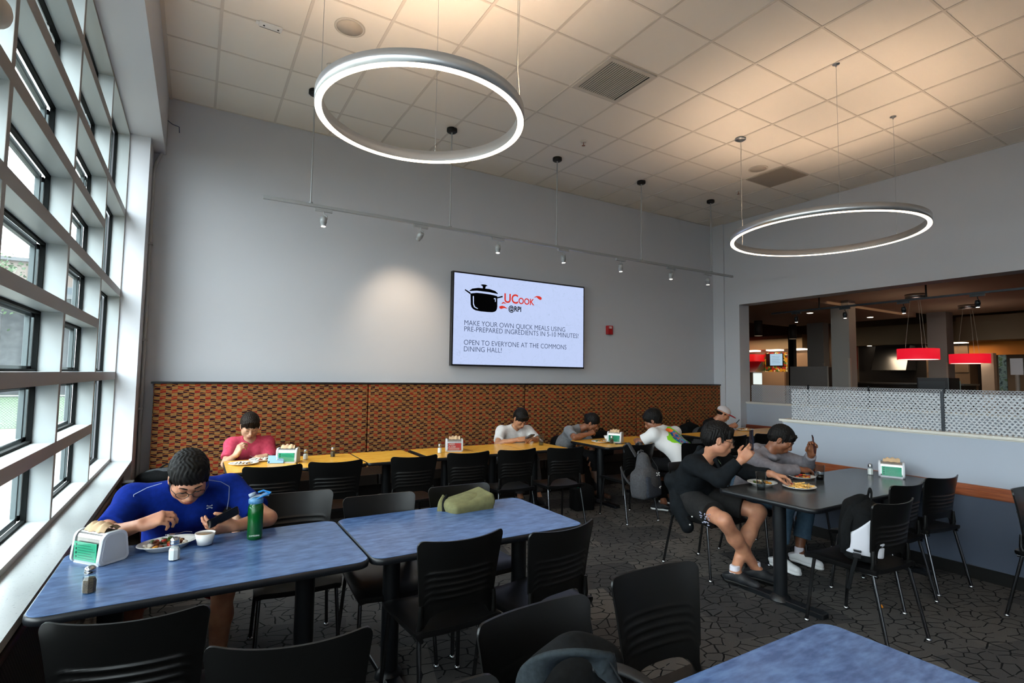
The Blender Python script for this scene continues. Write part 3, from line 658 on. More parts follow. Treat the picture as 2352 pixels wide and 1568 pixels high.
# wall screen with its slide
SCX0, SCX1, SCZ0, SCZ1, SCY = 2.935, 5.208, 1.708, 3.0, 6.47
tv = thing('wall_screen', 'large wall-mounted screen showing a pot logo and a cooking notice', 'screen', ((SCX0+SCX1)/2, SCY, SCZ0))
hw, hh = (SCX1-SCX0)/2, SCZ1-SCZ0
obj('housing', MB().rbox(-hw, hw, 0, .07, 0, hh, .004), mat('tv_black', '0a0b10', .3), tv)
def f_slide(nt, p):
    v = co(nt); n = noise(nt, v, 5, 3, dist=1.5)
    l_ = mth(nt, 'LESS_THAN', mth(nt, 'ABSOLUTE', mth(nt, 'SUBTRACT', n, .5)), .006)
    l2 = mth(nt, 'LESS_THAN', mth(nt, 'ABSOLUTE', mth(nt, 'SUBTRACT', n, .58)), .005)
    c = mixc(nt, mth(nt, 'MULTIPLY', mth(nt, 'MAXIMUM', l_, l2), .35), 'bccbf0', '9fb0cc')
    nt.links.new(c, p.inputs['Emission Color'])
obj('display', MB().box(-hw+.022, hw-.022, -.004, 0, .022, hh-.022), mat('slide_glow', '050505', .25, emit='c0cff2', es=.84, fn=f_slide), tv)
RX = (PI/2, 0, 0)
INK = mat('slide_ink', '27334d', .9, spec=0, emit='2b3856', es=.55); RED = mat('slide_red', 'b02a20', .9, spec=0, emit='c0332a', es=.75); BLK = mat('slide_black', '0a0a0c', .9, spec=0)
def sx_(u): return -hw+u*2*hw
def sz_(v): return hh*(1-v)
# pixel frame of the slide: u 0..1 left-right, v 0..1 top-down
for s, u, v, size, sx in (('MAKE YOUR OWN QUICK MEALS USING', .078, .568, .101, .93), ('PRE-PREPARED INGREDIENTS IN 5-10 MINUTES!', .078, .634, .101, .93), ('OPEN TO EVERYONE AT THE COMMONS', .078, .776, .101, .93), ('DINING HALL!', .078, .846, .101, .93)):
    text('slide_text', s, size, INK, tv, (sx_(u), -.006, sz_(v)), RX, sx=sx, bold=-.0008)
text('logo_text', 'UC', .186, RED, tv, (sx_(.353), -.006, sz_(.285)), RX, sx=.92, bold=.004)
text('logo_text', 'OOK', .128, RED, tv, (sx_(.460), -.006, sz_(.285)), RX, sx=.92, bold=.003)
text('logo_text', '@RPI', .105, BLK, tv, (sx_(.386), -.006, sz_(.375)), RX, sx=.9, bold=.0025)
pot = MB()
def pp(pts): pot.prism([(sx_(u), sz_(v)) for u, v in pts], -.0055, -.0045, 'y')
pp([(.118, .225), (.121, .345), (.127, .372), (.138, .390), (.155, .402), (.19, .408), (.24, .409), (.27, .407), (.288, .399), (.299, .385), (.304, .365), (.306, .34), (.305, .225), (.28, .218), (.25, .213), (.20, .2105), (.16, .211)])
pp([(.112, .192), (.13, .17), (.17, .155), (.25, .155), (.29, .17), (.308, .192), (.308, .2), (.25, .19), (.16, .188), (.112, .2)])
pp([(.185, .12), (.2, .112), (.22, .112), (.236, .12), (.222, .132), (.218, .16), (.203, .16), (.2, .132)])
pp([(.078, .195), (.083, .185), (.118, .215), (.118, .235)]); pp([(.305, .235), (.342, .215), (.345, .23), (.305, .25)])
obj('pot_logo', pot, BLK, tv)
hl = MB()
for pts in ([(.134, .25), (.141, .25), (.142, .33), (.150, .362), (.172, .380), (.165, .384), (.143, .368), (.136, .335)], [(.281, .25), (.294, .25), (.294, .29), (.289, .29), (.289, .262), (.281, .262)]): hl.prism([(sx_(u), sz_(v)) for u, v in pts], -.0065, -.0056, 'y')
obj('pot_highlight', hl, mat('slide_pale', '111111', .9, spec=0, emit='c0cff2', es=.78), tv)
dr = MB()
for pts in ([(.575, .2), (.6, .175), (.625, .175), (.64, .19), (.64, .21), (.628, .218), (.615, .208), (.6, .19)], [(.335, .3), (.348, .282), (.358, .285), (.372, .302), (.352, .297), (.34, .305)], [(.32, .335), (.34, .325), (.358, .33), (.382, .352), (.355, .35), (.335, .362), (.322, .357)]):
    dr.prism([(sx_(u), sz_(v)) for u, v in pts], -.0055, -.0045, 'y')
obj('splash', dr, RED, tv)
al = thing('fire_alarm', 'small red fire alarm box on the back wall right of the screen', 'alarm', (5.79, 6.555, 2.28))
obj('body', MB().rbox(-.055, .055, -.045, .013, 0, .145, .006), mat('alarm_red', 'a01216', .35), al)
obj('strobe', MB().rbox(-.035, .015, -.062, -.045, .095, .13, .004), mat('strobe_clear', 'd8b8b4', .2), al)
# ------------------------------------------------------------------ tables
def rrect(x0, x1, y0, y1, r, z, n=6):
    L = []
    for cx, cy, a0 in ((x1-r, y1-r, 0), (x0+r, y1-r, PI/2), (x0+r, y0+r, PI), (x1-r, y0+r, 1.5*PI)):
        for k in range(n+1):
            a = a0+PI/2*k/n; L.append((cx+r*math.cos(a), cy+r*math.sin(a), z))
    return L
def table(x0, x1, y0, y1, m, label, group=None, r=.06, cols=2, rot=0, axis='x', th=.034, zt=.75, colr=.045):
    cx, cy = (x0+x1)/2, (y0+y1)/2; hx, hy = (x1-x0)/2, (y1-y0)/2
    t = thing('dining_table', label, 'table', (cx, cy, 0), rot, group)
    obj('tabletop', MB().loft([rrect(-hx+.004, hx-.004, -hy+.004, hy-.004, r, zt-.004), rrect(-hx+.004, hx-.004, -hy+.004, hy-.004, r, zt-.0005), rrect(-hx+.006, hx-.006, -hy+.006, hy-.006, r, zt)], False, True), m, t)
    e = [rrect(-hx+.004, hx-.004, -hy+.004, hy-.004, r, zt-.002), rrect(-hx, hx, -hy, hy, r, zt-.005), rrect(-hx-.002, hx+.002, -hy-.002, hy+.002, r, zt-th/2), rrect(-hx, hx, -hy, hy, r, zt-th+.003), rrect(-hx+.006, hx-.006, -hy+.006, hy-.006, r, zt-th)]
    obj('edge_band', MB().loft(e, False, True, smooth=True), EDGE, t)
    off = [0] if cols == 1 else [-(hx-.21), hx-.21]
    for o_ in off:
        f = obj('pedestal', MB().lathe([(colr, .03), (colr, zt-th-.02)], 20, c=(o_, 0, 0)), mat('pedestal_black', '101317', .4, metal=.2), t)
        obj('foot', MB().rbox(o_-.04, o_+.04, -hy+.06, hy-.06, 0, .035, .012).lathe([(.075, .02), (.06, .05), (colr, .06)], 20, c=(o_, 0, 0)), mat('pedestal_black'), f)
        obj('top_plate', MB().box(o_-.09, o_+.09, -hy+.12, hy-.12, zt-th-.022, zt-th), mat('pedestal_black'), f)
        if cols == 1: obj('foot_bar', MB().rbox(-hx+.06, hx-.06, -.035, .035, 0, .032, .012), mat('pedestal_black'), f)
    return t
table(-.465, .712, 2.375, 3.13, BLUET, 'blue laminate table against the window sill where the man in blue eats')
table(.722, 1.93, 2.375, 3.13, BLUET, 'empty blue laminate table joined to the end of the blue table by the window')
table(.69, 1.905, .29, 1.05, BLUET, 'empty blue laminate table in the lower right corner of the view')
yl = ['yellow laminate table at the window end of the row, with plates and a phone', 'yellow laminate table with the salt and pepper shakers apart', 'empty yellow laminate table before the gap in the row', 'yellow laminate table with the pink-card napkin dispenser', 'yellow laminate table before the man in the plain white shirt', 'yellow laminate table with a lone clear cup, last of the joined six']
for (a, b), s in zip(((.255, .836), (.842, 1.415), (1.425, 1.99), (2.07, 2.645), (2.652, 3.225), (3.232, 3.775)), yl):
    table(a, b, 4.95, 5.64, YELT, s, r=.035, cols=1, group='yellow tables along the banquette')
table(4.23, 5.42, 4.80, 5.56, YELT, 'yellow table shared by the woman in grey and the man in printed shirt', r=.05)
table(6.22, 8.58, 4.85, 5.53, YELT, 'long yellow laminate table in the far corner by the rear half wall', r=.05)
table(3.44, 5.43, 1.93, 2.68, DARKT, 'charcoal laminate table butted against the wood rail of the front half wall', r=.07)

# ------------------------------------------------------------------ chairs
def chair_proto():
    t = thing('stacking_chair', 'x', 'chair')
    # backrest shell, concave, with cross ribs and an arched lower edge
    nu, nv = 24, 66; fr = []; bk = []
    for j in range(nv+1):
        v = j/nv; R1, R2 = [], []
        for i in range(nu+1):
            u = -math.cos(PI*i/nu)
            half = .187+.033*v**1.5
            bot = .525-.03-.06*max(0, abs(u)-.80)/.20 if abs(u) > .80 else .525-.03*(abs(u)/.8)**4
            top = .842-.034*(1-math.sqrt(max(0, 1-max(0, (abs(u)-.87)/.13)**2)))+.012*abs(u)**2
            z = bot+(top-bot)*v
            x = half*u*(.965 if z < .55 else 1)
            zz = max(0, (z-.45)/.39)
            y = -.178-.075*zz**1.3+.055*abs(u)**2.2*(.3+.7*zz)
            rib = 0
            for k in range(5):
                q = (z-(.580+k*.0300))/.0052
                rib += math.exp(-q*q)
            rib *= .0068*max(0, min(1, (.86-abs(u))/.06))
            R1.append((x, y+.005+rib*.4, z)); R2.append((x, y-.005-rib, z))
        fr.append(R1); bk.append(R2)
    mb = MB(); mb.loft(fr, closed=False, smooth=True); mb.loft(bk, closed=False, smooth=True)
    rim = [fr[j][0] for j in range(nv+1)]+[fr[nv][i] for i in range(1, nu+1)]+[fr[j][nu] for j in range(nv-1, -1, -1)]+[fr[0][i] for i in range(nu-1, 0, -1)]
    rim2 = [bk[j][0] for j in range(nv+1)]+[bk[nv][i] for i in range(1, nu+1)]+[bk[j][nu] for j in range(nv-1, -1, -1)]+[bk[0][i] for i in range(nu-1, 0, -1)]
    mb.loft([rim, rim2], smooth=True)
    back = obj('backrest', mb, CHAIRB, t)
    # seat: saddle pad
    top, und = [], []
    for j in range(17):
        v = j/16; y = -.205+.45*v
        R1, R2 = [], []
        for i in range(15):
            u = -1+2*i/14
            hw_ = .215+.012*v
            x = u*hw_*(1-.06*max(0, (v-.8)/.2)**2)
            z = .452+.010*u*u-.022*max(0, (v-.75)/.25)**2-.006*math.sin(PI*v)-.008*max(0, abs(u)-.85)/.15
            R1.append((x, y, z)); R2.append((x*.97, y*.985, z-.028))
        top.append(R1); und.append(R2)
    mb = MB(); mb.loft(top, closed=False, smooth=True); mb.loft(und, closed=False, smooth=True)
    def ring(G): return [G[j][0] for j in range(17)]+[G[16][i] for i in range(1, 15)]+[G[j][14] for j in range(15, -1, -1)]+[G[0][i] for i in range(13, 0, -1)]
    a, b = ring(top), ring(und); mid = [tuple((Vector(p)+Vector(q))/2+Vector((p[0]*.012, p[1]*.012, 0))) for p, q in zip(a, b)]
    mb.loft([a, mid, b], smooth=True); obj('seat', mb, SEATB, t)
    obj('seat_frame', MB().tube([(-.19, -.20, .418), (-.19, .21, .418)], .010, 8).tube([(.19, -.20, .418), (.19, .21, .418)], .010, 8).tube([(-.19, -.14, .418), (.19, -.14, .418)], .009, 8).tube([(-.19, .15, .418), (.19, .15, .418)], .009, 8), CHROME, t)
    for s in (-1, 1):
        obj('back_support', MB().tube([(s*.190, -.12, .425), (s*.192, -.165, .435), (s*.190, -.178, .48), (s*.187, -.176, .56)], .011, 8, rs=[.009, .014, .013, .009]), CHAIRB, t)
        for nm, top_, ft in (('leg', (s*.192, .185, .42), (s*.215, .235, .012)), ('leg', (s*.192, -.175, .42), (s*.215, -.262, .012))):
            l = obj(nm, MB().tube([top_, (top_[0]*1.015, top_[1]*1.03, .39), ft], .0105, 10), CHROME, t)
            obj('glide', MB().lathe([(.001, 0), (.016, 0), (.017, .008), (.011, .014)], 12, c=(ft[0], ft[1], 0)), mat('glide_steel', 'b9bcc0', .25, metal=1), l)
    return t
CH = chair_proto(); _first = [True]
def chair(x, y, rz, label, group):
    if _first[0]:
        _first[0] = False; CH.location = (x, y, 0); CH.rotation_euler = (0, 0, rz); CH['label'] = label; CH['group'] = group; return CH
    return dup(CH, (x, y, 0), rz, label, group)
D = math.radians
G1 = 'chairs at the blue tables'; G2 = 'chairs along the yellow table row'; G3 = 'chairs at the charcoal table'
# (chair faces +y at rz 0; the row nearest the camera)
chair(-.10, 2.20, D(-12), 'black ribbed chair with its back to us at the lower left, nearest the window', G1)
chair(.31, 1.81, D(-13), 'black ribbed chair with its back to us, second from the window along the bottom', G1)
chair(1.08, 2.43, D(2), 'black ribbed chair pulled up to the empty joined blue table, seat showing', G1)
chair(1.56, 2.33, D(8), 'black ribbed chair at the free end of the joined blue table', G1)
chair(.965, 1.21, D(184), 'black chair holding the grey-strapped backpack at the bottom centre', G1)
chair(1.53, 1.27, D(178), 'black chair facing us across the corner blue table, ribs clearly lit', G1)
chair(.49, .93, D(190), 'black chair of which only the top edge shows at the bottom centre', G1)
chair(.545, 3.28, D(176), 'black chair behind the green water bottle, smooth front facing us', G1)
chair(.985, 2.98, D(178), 'black chair behind the seam of the two blue tables, smooth front facing us', G1)
chair(1.53, 3.01, D(178), 'black chair with the olive green backpack on its seat', G1)
chair(-.03, 3.52, D(180), 'black chair under the man in blue', G1)
for x, y, r, s in ((.575, 4.79, -4, 'nearest the window, partly behind the green bottle'), (1.07, 4.80, -6, 'second from the window'), (1.745, 4.78, -2, 'third from the window, at the gap'), (2.295, 4.78, -3, 'fourth from the window, above the olive backpack'), (2.82, 4.75, -2, 'fifth from the window, with bright chrome legs'), (3.375, 4.66, -6, 'last of the row, beside the woman in grey')):
    chair(x, y, D(r), 'black ribbed chair by the yellow tables, '+s, G2)
chair(4.28, 4.52, D(-5), 'black ribbed chair with the grey backpack hanging on its back', G2)
chair(5.0, 4.33, D(-6), 'black ribbed chair under the man in the printed white shirt', G2)
chair(6.08, 4.62, D(-10), 'black chair at the left end of the far corner table', G2)
chair(6.75, 4.62, D(-4), 'black chair on the near side of the far corner table, behind the raised phone', G2)
chair(3.735, 3.02, D(178), 'black chair under the man in the black jacket', G3)
chair(4.47, 3.02, D(180), 'black chair under the student in jeans', G3)
chair(5.03, 3.02, D(180), 'black chair draped with a dark jacket by the half wall', G3)
chair(3.725, 1.80, D(-4), 'black ribbed chair holding the black and white backpack', G3)
chair(4.44, 2.02, D(-3), 'black ribbed chair half hidden between two others at the charcoal table', G3)
chair(5.03, 2.02, D(-7), 'black ribbed chair nearest the wood rail at the charcoal table', G3)
chair(4.99, 1.13, D(175), 'black chair facing us, half cut off by the right edge of the view', G3)
chair(4.62, .88, D(172), 'black chair farther down, at the very right edge of the view', G3)

# ------------------------------------------------------------------ table things
GREEN = mat('card_green', '2fb487', .4, fn=None); PINKC = mat('card_pink', 'd84a4c', .4)
CLEAR = mat('clear_plastic', 'ffffff', .05, fn=f_glass((.9, .93, .93, 1)))
DISP = mat('dispenser_grey', 'b4b7bd', .35); NAPK = mat('napkin_tan', 'c9a985', .8)
def side_prof(d, h, n=7):
    """side outline of the dispenser: rounded trapezoid in (y, z)"""
    pts = []
    for cy, cz, r, a0, a1 in ((d/2-.022, .022, .022, -90, 0), (d/2-.045, h-.035, .035, 0, 90), (-d/2+.045, h-.035, .035, 90, 180), (-d/2+.022, .022, .022, 180, 270)):
        for k in range(n+1):
            a = D(a0+(a1-a0)*k/n); pts.append((cy+r*math.cos(a), cz+r*math.sin(a)))
    return pts
def dispenser(x, y, rz, card, label, lines=None, seed=1, z=.75):
    t = thing('napkin_dispenser', label, 'napkin dispenser', (x, y, z), rz)
    w, d, h = .185, .13, .135; P = side_prof(d, h); P2 = [(a*.9, .008+b*.93) for a, b in P]
    mb = MB()
    for s in (-1, 1):
        mb.loft([[(s*w/2, a*.96, .003+b*.97) for a, b in P], [(s*(w/2-.006), a, b) for a, b in P], [(s*(w/2-.016), a, b) for a, b in P]], True, True, smooth=False)
    mb.box(-w/2+.014, w/2-.014, -d/2+.01, d/2-.01, 0, .014)
    obj('end_shells', mb, mat('dispenser_white', 'c9ccd2', .3), t)
    for sg in (-1, 1): obj('end_panel', MB().loft([[(sg*(w/2+.0012), a*.8, .012+b*.83) for a, b in P], [(sg*(w/2-.002), a*.8, .012+b*.83) for a, b in P]], True, True), DISP, t)
    obj('body', MB().loft([[(-w/2+.012, a, b) for a, b in P2], [(w/2-.012, a, b) for a, b in P2]], True, True), mat('dispenser_silver', 'a9a6a3', .22, metal=.8), t)
    for s in (-1, 1):
        f = obj('card', MB().box(-w/2+.024, w/2-.022, s*(d*.45+.002)-.001, s*(d*.45+.002)+.001, .016, h-.042), card, t)
        yv = s*(d*.45+.0045)
        if s < 0:
            ink = mat('card_ink', '145a48', .6) if card is GREEN else mat('card_white_ink', 'f0d8d4', .6)
            if card is GREEN:
                for k in range(4): obj('card_icon', MB().lathe([(.001, 0), (.0055, 0), (.0055, .0006), (.001, .0006)], 8, c=(-w/2+.038, yv+.0005, .030+k*.017), ax='y'), ink, f)
                for k in range(6): obj('card_line', MB().box(-w/2+.05, w/2-.03-.012*(k % 3), yv, yv+.0006, .026+k*.0105, .0275+k*.0105), ink, f)
            else:
                text('card_text', 'NEED\nA JOB?', .026, ink, f, (-w/2+.03, yv, .072), RX, bold=.0006)
                for k in range(3): obj('card_line', MB().box(-w/2+.03, w/2-.04, yv, yv+.0006, .022+k*.008, .025+k*.008), ink, f)
    obj('window_film', MB().box(-w/2+.018, w/2-.018, -d*.45-.0105, -d*.45-.0095, .012, h-.04), CLEAR, t)
    # crumpled napkin rising from the slot
    rnd = random.Random(seed); loops = []
    for j in range(9):
        v = j/8; L = []
        for i in range(15):
            u = -1+2*i/14
            L.append((u*.062*(1-.25*v)+.012*v, -.032+.075*v+.004*math.sin(7*u+seed), h-.006+(.036*math.sin(PI*(.15+.8*v))*(1-.45*u*u*v)+.006*math.sin(9*u+5*v+seed))*(1 if 0 < j else .3)))
        loops.append(L)
    nk = MB().loft(loops, closed=False, smooth=True).loft([[(a, b, c-.003) for a, b, c in L] for L in loops], closed=False, smooth=True)
    n_ = obj('napkin', nk, NAPK, t)
    return t
dispenser(-.325, 2.95, D(-50), GREEN, 'napkin dispenser with a green card on the blue table by the window', seed=1)
dispenser(.775, 5.32, D(-25), GREEN, 'napkin dispenser with a green card leaning over the blue phone on the yellow tables', seed=2)
dispenser(2.47, 5.32, D(-20), PINKC, 'napkin dispenser with the pink job card on the yellow tables', seed=3)
dispenser(4.66, 5.15, D(-58), GREEN, 'napkin dispenser with a green card in front of the woman in grey', seed=4)
dispenser(5.23, 2.26, D(-68), GREEN, 'napkin dispenser with a green card by the half wall on the charcoal table', seed=5)

SALT = mat('salt', 'ecebe8', .9); PEPPER = mat('pepper', '3b3228', .9, fn=noisy('1c1610', '6b5b45', 600, (1, 1, 1), .4, .6, 2))
def shaker(x, y, kind, label, rz=.3, z=.75):
    t = thing('salt_shaker' if kind == 's' else 'pepper_shaker', label, 'shaker', (x, y, z), rz)
    q = PI/8
    oct_ = lambda r, z_: [(r*math.cos(q+k*PI/4), r*math.sin(q+k*PI/4), z_) for k in range(8)]
    sq = lambda r, z_, e=.72: [(r*(1 if k in (0, 3, 4, 7) else e)*(1 if k in (7, 0, 1, 2) or 0 else 1)*math.cos(q+k*PI/4)/math.cos(q)*.95, r*math.sin(q+k*PI/4)/math.cos(q)*.95, z_) for k in range(8)]
    obj('glass_body', MB().loft([oct_(.021, .0), oct_(.0235, .004), oct_(.0235, .05), oct_(.019, .062), oct_(.0165, .070)], True, True), CLEAR, t)
    obj('contents', MB().loft([oct_(.0205, .004), oct_(.0212, .045), oct_(.017, .054)], True, True), SALT if kind == 's' else PEPPER, t)
    obj('lid', MB().lathe([(.0175, .068), (.0185, .070), (.0185, .079), (.0175, .082), (.0185, .084), (.017, .092), (.011, .0975), (.001, .099)], 20), mat('lid_chrome', 'c8cacc', .15, metal=1), t)
shaker(-.305, 2.545, 'p', 'glass pepper shaker nearest us on the blue table by the window')
shaker(-.045, 2.80, 's', 'glass salt shaker in front of the plate of the man in blue')
shaker(.945, 5.41, 's', 'salt shaker just right of the green-card dispenser on the yellow tables')
shaker(1.21, 5.46, 'p', 'pepper shaker standing alone on the second yellow table')
shaker(2.27, 5.25, 's', 'salt shaker just left of the pink-card dispenser')
shaker(4.53, 5.07, 'p', 'shaker between the bowl and the green-card dispenser of the woman in grey')
shaker(5.165, 2.40, 's', 'salt shaker beside the dispenser on the charcoal table')

def plate(x, y, r, label, oval=1, rz=0, deep=.02, z=.75):
    t = obj('plate', MB().lathe([(.001, .002), (r*.55, .002), (r*.60, .006), (r*.80, deep), (r*.985, deep+.006), (r, deep+.004), (r*.82, deep-.004), (r*.62, 0), (.001, 0)], 48, sq=(1, oval)), WHITEPL, None, (x, y, z+.0005), rz)
    return tag(t, label, 'plate')
plate(-.075, 3.00, .128, 'oval white plate of stir fry in front of the man in blue', .72, D(20), .026)
plate(.41, 5.36, .125, 'white plate with leftovers nearest us before the man in pink', .8, 0, .012)
plate(.575, 5.50, .115, 'white plate of food nearest the man in pink, behind the leftovers plate', .85, 0, .016)
plate(4.46, 5.20, .125, 'white plate of salad in front of the woman in grey', .85, 0, .016)
plate(7.66, 5.40, .16, 'oval white plate of food before the person in the white cap', .8, 0, .02)
plate(3.84, 2.56, .118, 'white bowl-like plate nearest the man in the black jacket', .9, 0, .026)
plate(4.02, 2.37, .128, 'white plate of french fries on the charcoal table', .9, 0, .012)
plate(4.42, 2.58, .115, 'white plate of stew farthest from us on the charcoal table', .85, 0, .018)
# food
def chunk(seed, s, n=10):
    rnd = random.Random(seed); mb = MB(); mb.sphere((0, 0, 0), (s, s*.7, s*.45), 10, 7)
    mb.v = [(a*(1+.25*math.sin(9*b/s+seed)), b*(1+.2*math.sin(7*c/s+seed)), c*(1+.25*math.sin(5*a/s+2*seed))) for a, b, c in mb.v]
    return mb.mesh('piece')
FM = {'brown': mat('meat_brown', '5c2a12', .35), 'red': mat('pepper_red', 'a8281a', .3), 'green': mat('pepper_green', '3f5a1e', .35), 'rice': mat('rice_white', 'd8cfc0', .7), 'yel': mat('egg_yellow', 'c98a2a', .5)}
FMESH = {}
for i, (k, m) in enumerate(FM.items()):
    for j in range(3):
        me = chunk(i*3+j+1, .016 if k != 'rice' else .02); me.materials.append(m); FMESH[k, j] = me
def food(x, y, rx, ry, z, n, kinds, seed, rz=0, single=None, cat='food', hgt=.02, sc=1):
    rnd = random.Random(seed); c0, s0 = math.cos(rz), math.sin(rz); mbs = {}
    for i in range(n):
        a = rnd.uniform(0, 2*PI); q = math.sqrt(rnd.random()); dx, dy = q*rx*math.cos(a), q*ry*math.sin(a)
        k = rnd.choice(kinds); zz = z+.006+hgt*(1-q)*rnd.random(); s = rnd.uniform(.7, 1.25)*sc
        px, py = x+dx*c0-dy*s0, y+dx*s0+dy*c0; rot = (rnd.uniform(-.5, .5), rnd.uniform(-.5, .5), rnd.uniform(0, 6))
        if single is None:
            o = bpy.data.objects.new('stir_fry_piece', FMESH[k, rnd.randrange(3)]); C.objects.link(o); o.location = (px, py, zz); o.rotation_euler = rot; o.scale = (s, s, s)
            tag(o, {'brown': 'glazed brown piece of meat on the plate of the man in blue', 'red': 'red pepper piece on the plate of the man in blue', 'green': 'green pepper piece on the plate of the man in blue', 'rice': 'clump of white rice on the plate of the man in blue', 'yel': 'yellow vegetable piece on the plate of the man in blue'}[k], 'food', {'brown': 'brown pieces', 'red': 'red pepper pieces', 'green': 'green pepper pieces', 'rice': 'rice clumps', 'yel': 'yellow pieces'}[k]+' of the stir fry')
        else:
            me = FMESH[k, rnd.randrange(3)]; M_ = Matrix.LocRotScale(Vector((px-x, py-y, zz-z)), Euler(rot), Vector((s, s, s)))
            mb = mbs.setdefault(k, MB()); mb.add([tuple(M_ @ v.co) for v in me.vertices], [tuple(p.vertices) for p in me.polygons], True)
    if single:
        all_ = MB(); mats = []; idx = []
        for k, mb in mbs.items(): all_.add(mb.v, mb.f, True); mats.append(FM[k]); idx += [len(mats)-1]*len(mb.f)
        me = all_.mesh('food_pile')
        for m_ in mats: me.materials.append(m_)
        for p_, i_ in zip(me.polygons, idx): p_.material_index = i_
        o = bpy.data.objects.new('food_pile', me); C.objects.link(o); o.location = (x, y, z); tag(o, single, cat, None, 'stuff')
food(-.085, 3.005, .085, .055, .765, 34, ['brown', 'brown', 'brown', 'red', 'green', 'rice', 'rice', 'yel'], 4, D(20), hgt=.03)
food(.41, 5.37, .07, .05, .757, 16, ['rice', 'rice', 'brown', 'yel'], 5, single='leftover scraps on the plate nearest us before the man in pink', hgt=.008, sc=.8)
food(.575, 5.50, .07, .05, .76, 26, ['brown', 'red', 'green', 'rice'], 6, single='meat and vegetables on the plate nearest the man in pink', hgt=.02)
food(4.46, 5.20, .075, .055, .76, 26, ['green', 'green', 'yel', 'brown'], 7, single='salad on the plate of the woman in grey', hgt=.02)
food(7.66, 5.40, .10, .07, .765, 34, ['brown', 'brown', 'yel', 'rice'], 8, single='heaped food on the plate of the person in the white cap', hgt=.045, sc=1.3)
food(3.84, 2.56, .065, .055, .765, 22, ['yel', 'green', 'brown', 'yel'], 9, single='mixed food in the plate nearest the man in the black jacket', hgt=.02)
food(4.42, 2.58, .065, .05, .762, 22, ['brown', 'brown', 'red', 'yel'], 10, single='brown stew on the farthest plate of the charcoal table', hgt=.018)
FRY = mat('fry_gold', 'e0a94a', .5, fn=noisy('c98a30', 'f0c874', 60))
fm = MB().rbox(-.032, .032, -.004, .004, -.0035, .0035, .001).mesh('fry'); fm.materials.append(FRY)
rnd = random.Random(3)
for i in range(46):
    o = bpy.data.objects.new('french_fry', fm); C.objects.link(o); a = rnd.uniform(0, 6.28); q = rnd.random()**.6
    o.location = (4.035+.085*q*math.cos(a), 2.365+.062*q*math.sin(a), .762+.03*(1-q)*rnd.random()+.003*rnd.random())
    o.rotation_euler = (rnd.uniform(-.2, .2), rnd.uniform(-.3, .3), rnd.uniform(0, 3.1)); s = rnd.uniform(.6, 1.1); o.scale = (s, 1, 1)
    tag(o, 'golden french fry in the heap on the white plate of the charcoal table', 'french fry', 'french fries on the plate')
food(3.975, 2.40, .025, .02, .775, 6, ['brown', 'red'], 12, single='small heap of bacon bits on the french fries', hgt=.01, sc=.5)
cr = obj('dropped_food', chunk(3, .022), FM['yel']); cr.location = onf = (3.79, 1.72, .012); cr['label'] = 'small orange scrap of food dropped on the carpet'; cr['category'] = 'food'
cr.data = cr.data.copy(); cr.data.materials.clear(); cr.data.materials.append(mat('cheese_orange', 'd98a18', .5)); cr.location = (4.17, 1.90, .011)

def cup(x, y, h, r, liq, lvl, label, z=.75):
    t = thing('tumbler', label, 'cup', (x, y, z))
    obj('glass', MB().lathe([(.001, .003), (r*.74, .003), (r, h), (r+.002, h+.001), (r*.78, 0), (.001, 0)], 28), mat('tumbler_plastic', 'dfe4e6', .12, fn=f_glass((.86, .89, .9, 1))), t)
    obj('drink', MB().lathe([(.001, .004), (r*.73, .004), (r*(.74+.24*lvl), h*lvl), (.001, h*lvl)], 28), liq, t)
WATER = mat('water', 'b9c2c4', .05, fn=f_glass((.72, .78, .8, 1)))
cup(3.69, 2.47, .13, .036, WATER, .42, 'clear plastic tumbler of water beside the man in the black jacket')
cup(4.49, 2.47, .125, .036, mat('cola', '0b0503', .1), .38, 'clear tumbler with a little cola in the middle of the charcoal table')
cup(3.62, 5.31, .13, .036, WATER, .3, 'clear tumbler beside the phone hands of the man in the plain white shirt')
# bowls and cups
tag(obj('bowl', MB().lathe([(.001, .003), (.032, .003), (.05, .048), (.052, .05), (.036, 0), (.001, 0)], 28), WHITEPL, None, (4.64, 5.27, .772)), 'small white soup bowl held by the woman in grey', 'bowl')
b_ = tag(obj('soup_cup', MB().lathe([(.001, .004), (.03, .004), (.041, .052), (.044, .053), (.032, 0), (.001, 0)], 28), WHITEPL, None, (.075, 2.965, .757)), 'small white cup of broth in the left hand of the man in blue', 'cup')
obj('broth', MB().lathe([(.001, .044), (.038, .044), (.038, .046), (.001, .046)], 20), mat('broth', '8a6a44', .2), b_)
def spoon(x, y, z, rot, label, name='spoon', L=.15, fork=False):
    t = MB().band([(0, 0, 0), (L*.4, 0, .006), (L*.72, 0, .002), (L, 0, .004)], (0, 0, 1), .007, .0015)
    if fork:
        for k in (-1, 0, 1): t.tube([(L-.0, k*.004, .004), (L+.035, k*.005, .008)], .0012, 4)
    else: t.sphere((L+.018, 0, .002), (.022, .014, .004), 12, 6)
    o = obj(name, t, mat('cutlery', 'b9bbbd', .2, metal=1), None, (x, y, z)); o.rotation_euler = rot; return tag(o, label, name)
spoon(.02, 3.0, .812, (0, D(0), D(185)), 'metal spoon handle sticking out of the white broth cup', L=.07)
spoon(.285, 5.35, .766, (0, 0, D(-8)), 'metal fork lying across the leftovers plate', 'fork', fork=True)
spoon(.47, 5.53, .80, (0, D(28), D(-14)), 'metal fork held over the plate by the man in pink', 'fork', fork=True, L=.11)
ph = thing('smartphone', 'pale blue phone leaning on the green-card dispenser before the man in pink', 'phone', (.665, 5.29, .752), D(-22))
a_ = obj('case', MB().rbox(-.07, .07, -.004, .004, 0, .072, .003), mat('phone_blue', '7fa9cf', .35), ph); a_.rotation_euler = (D(-18), 0, 0)
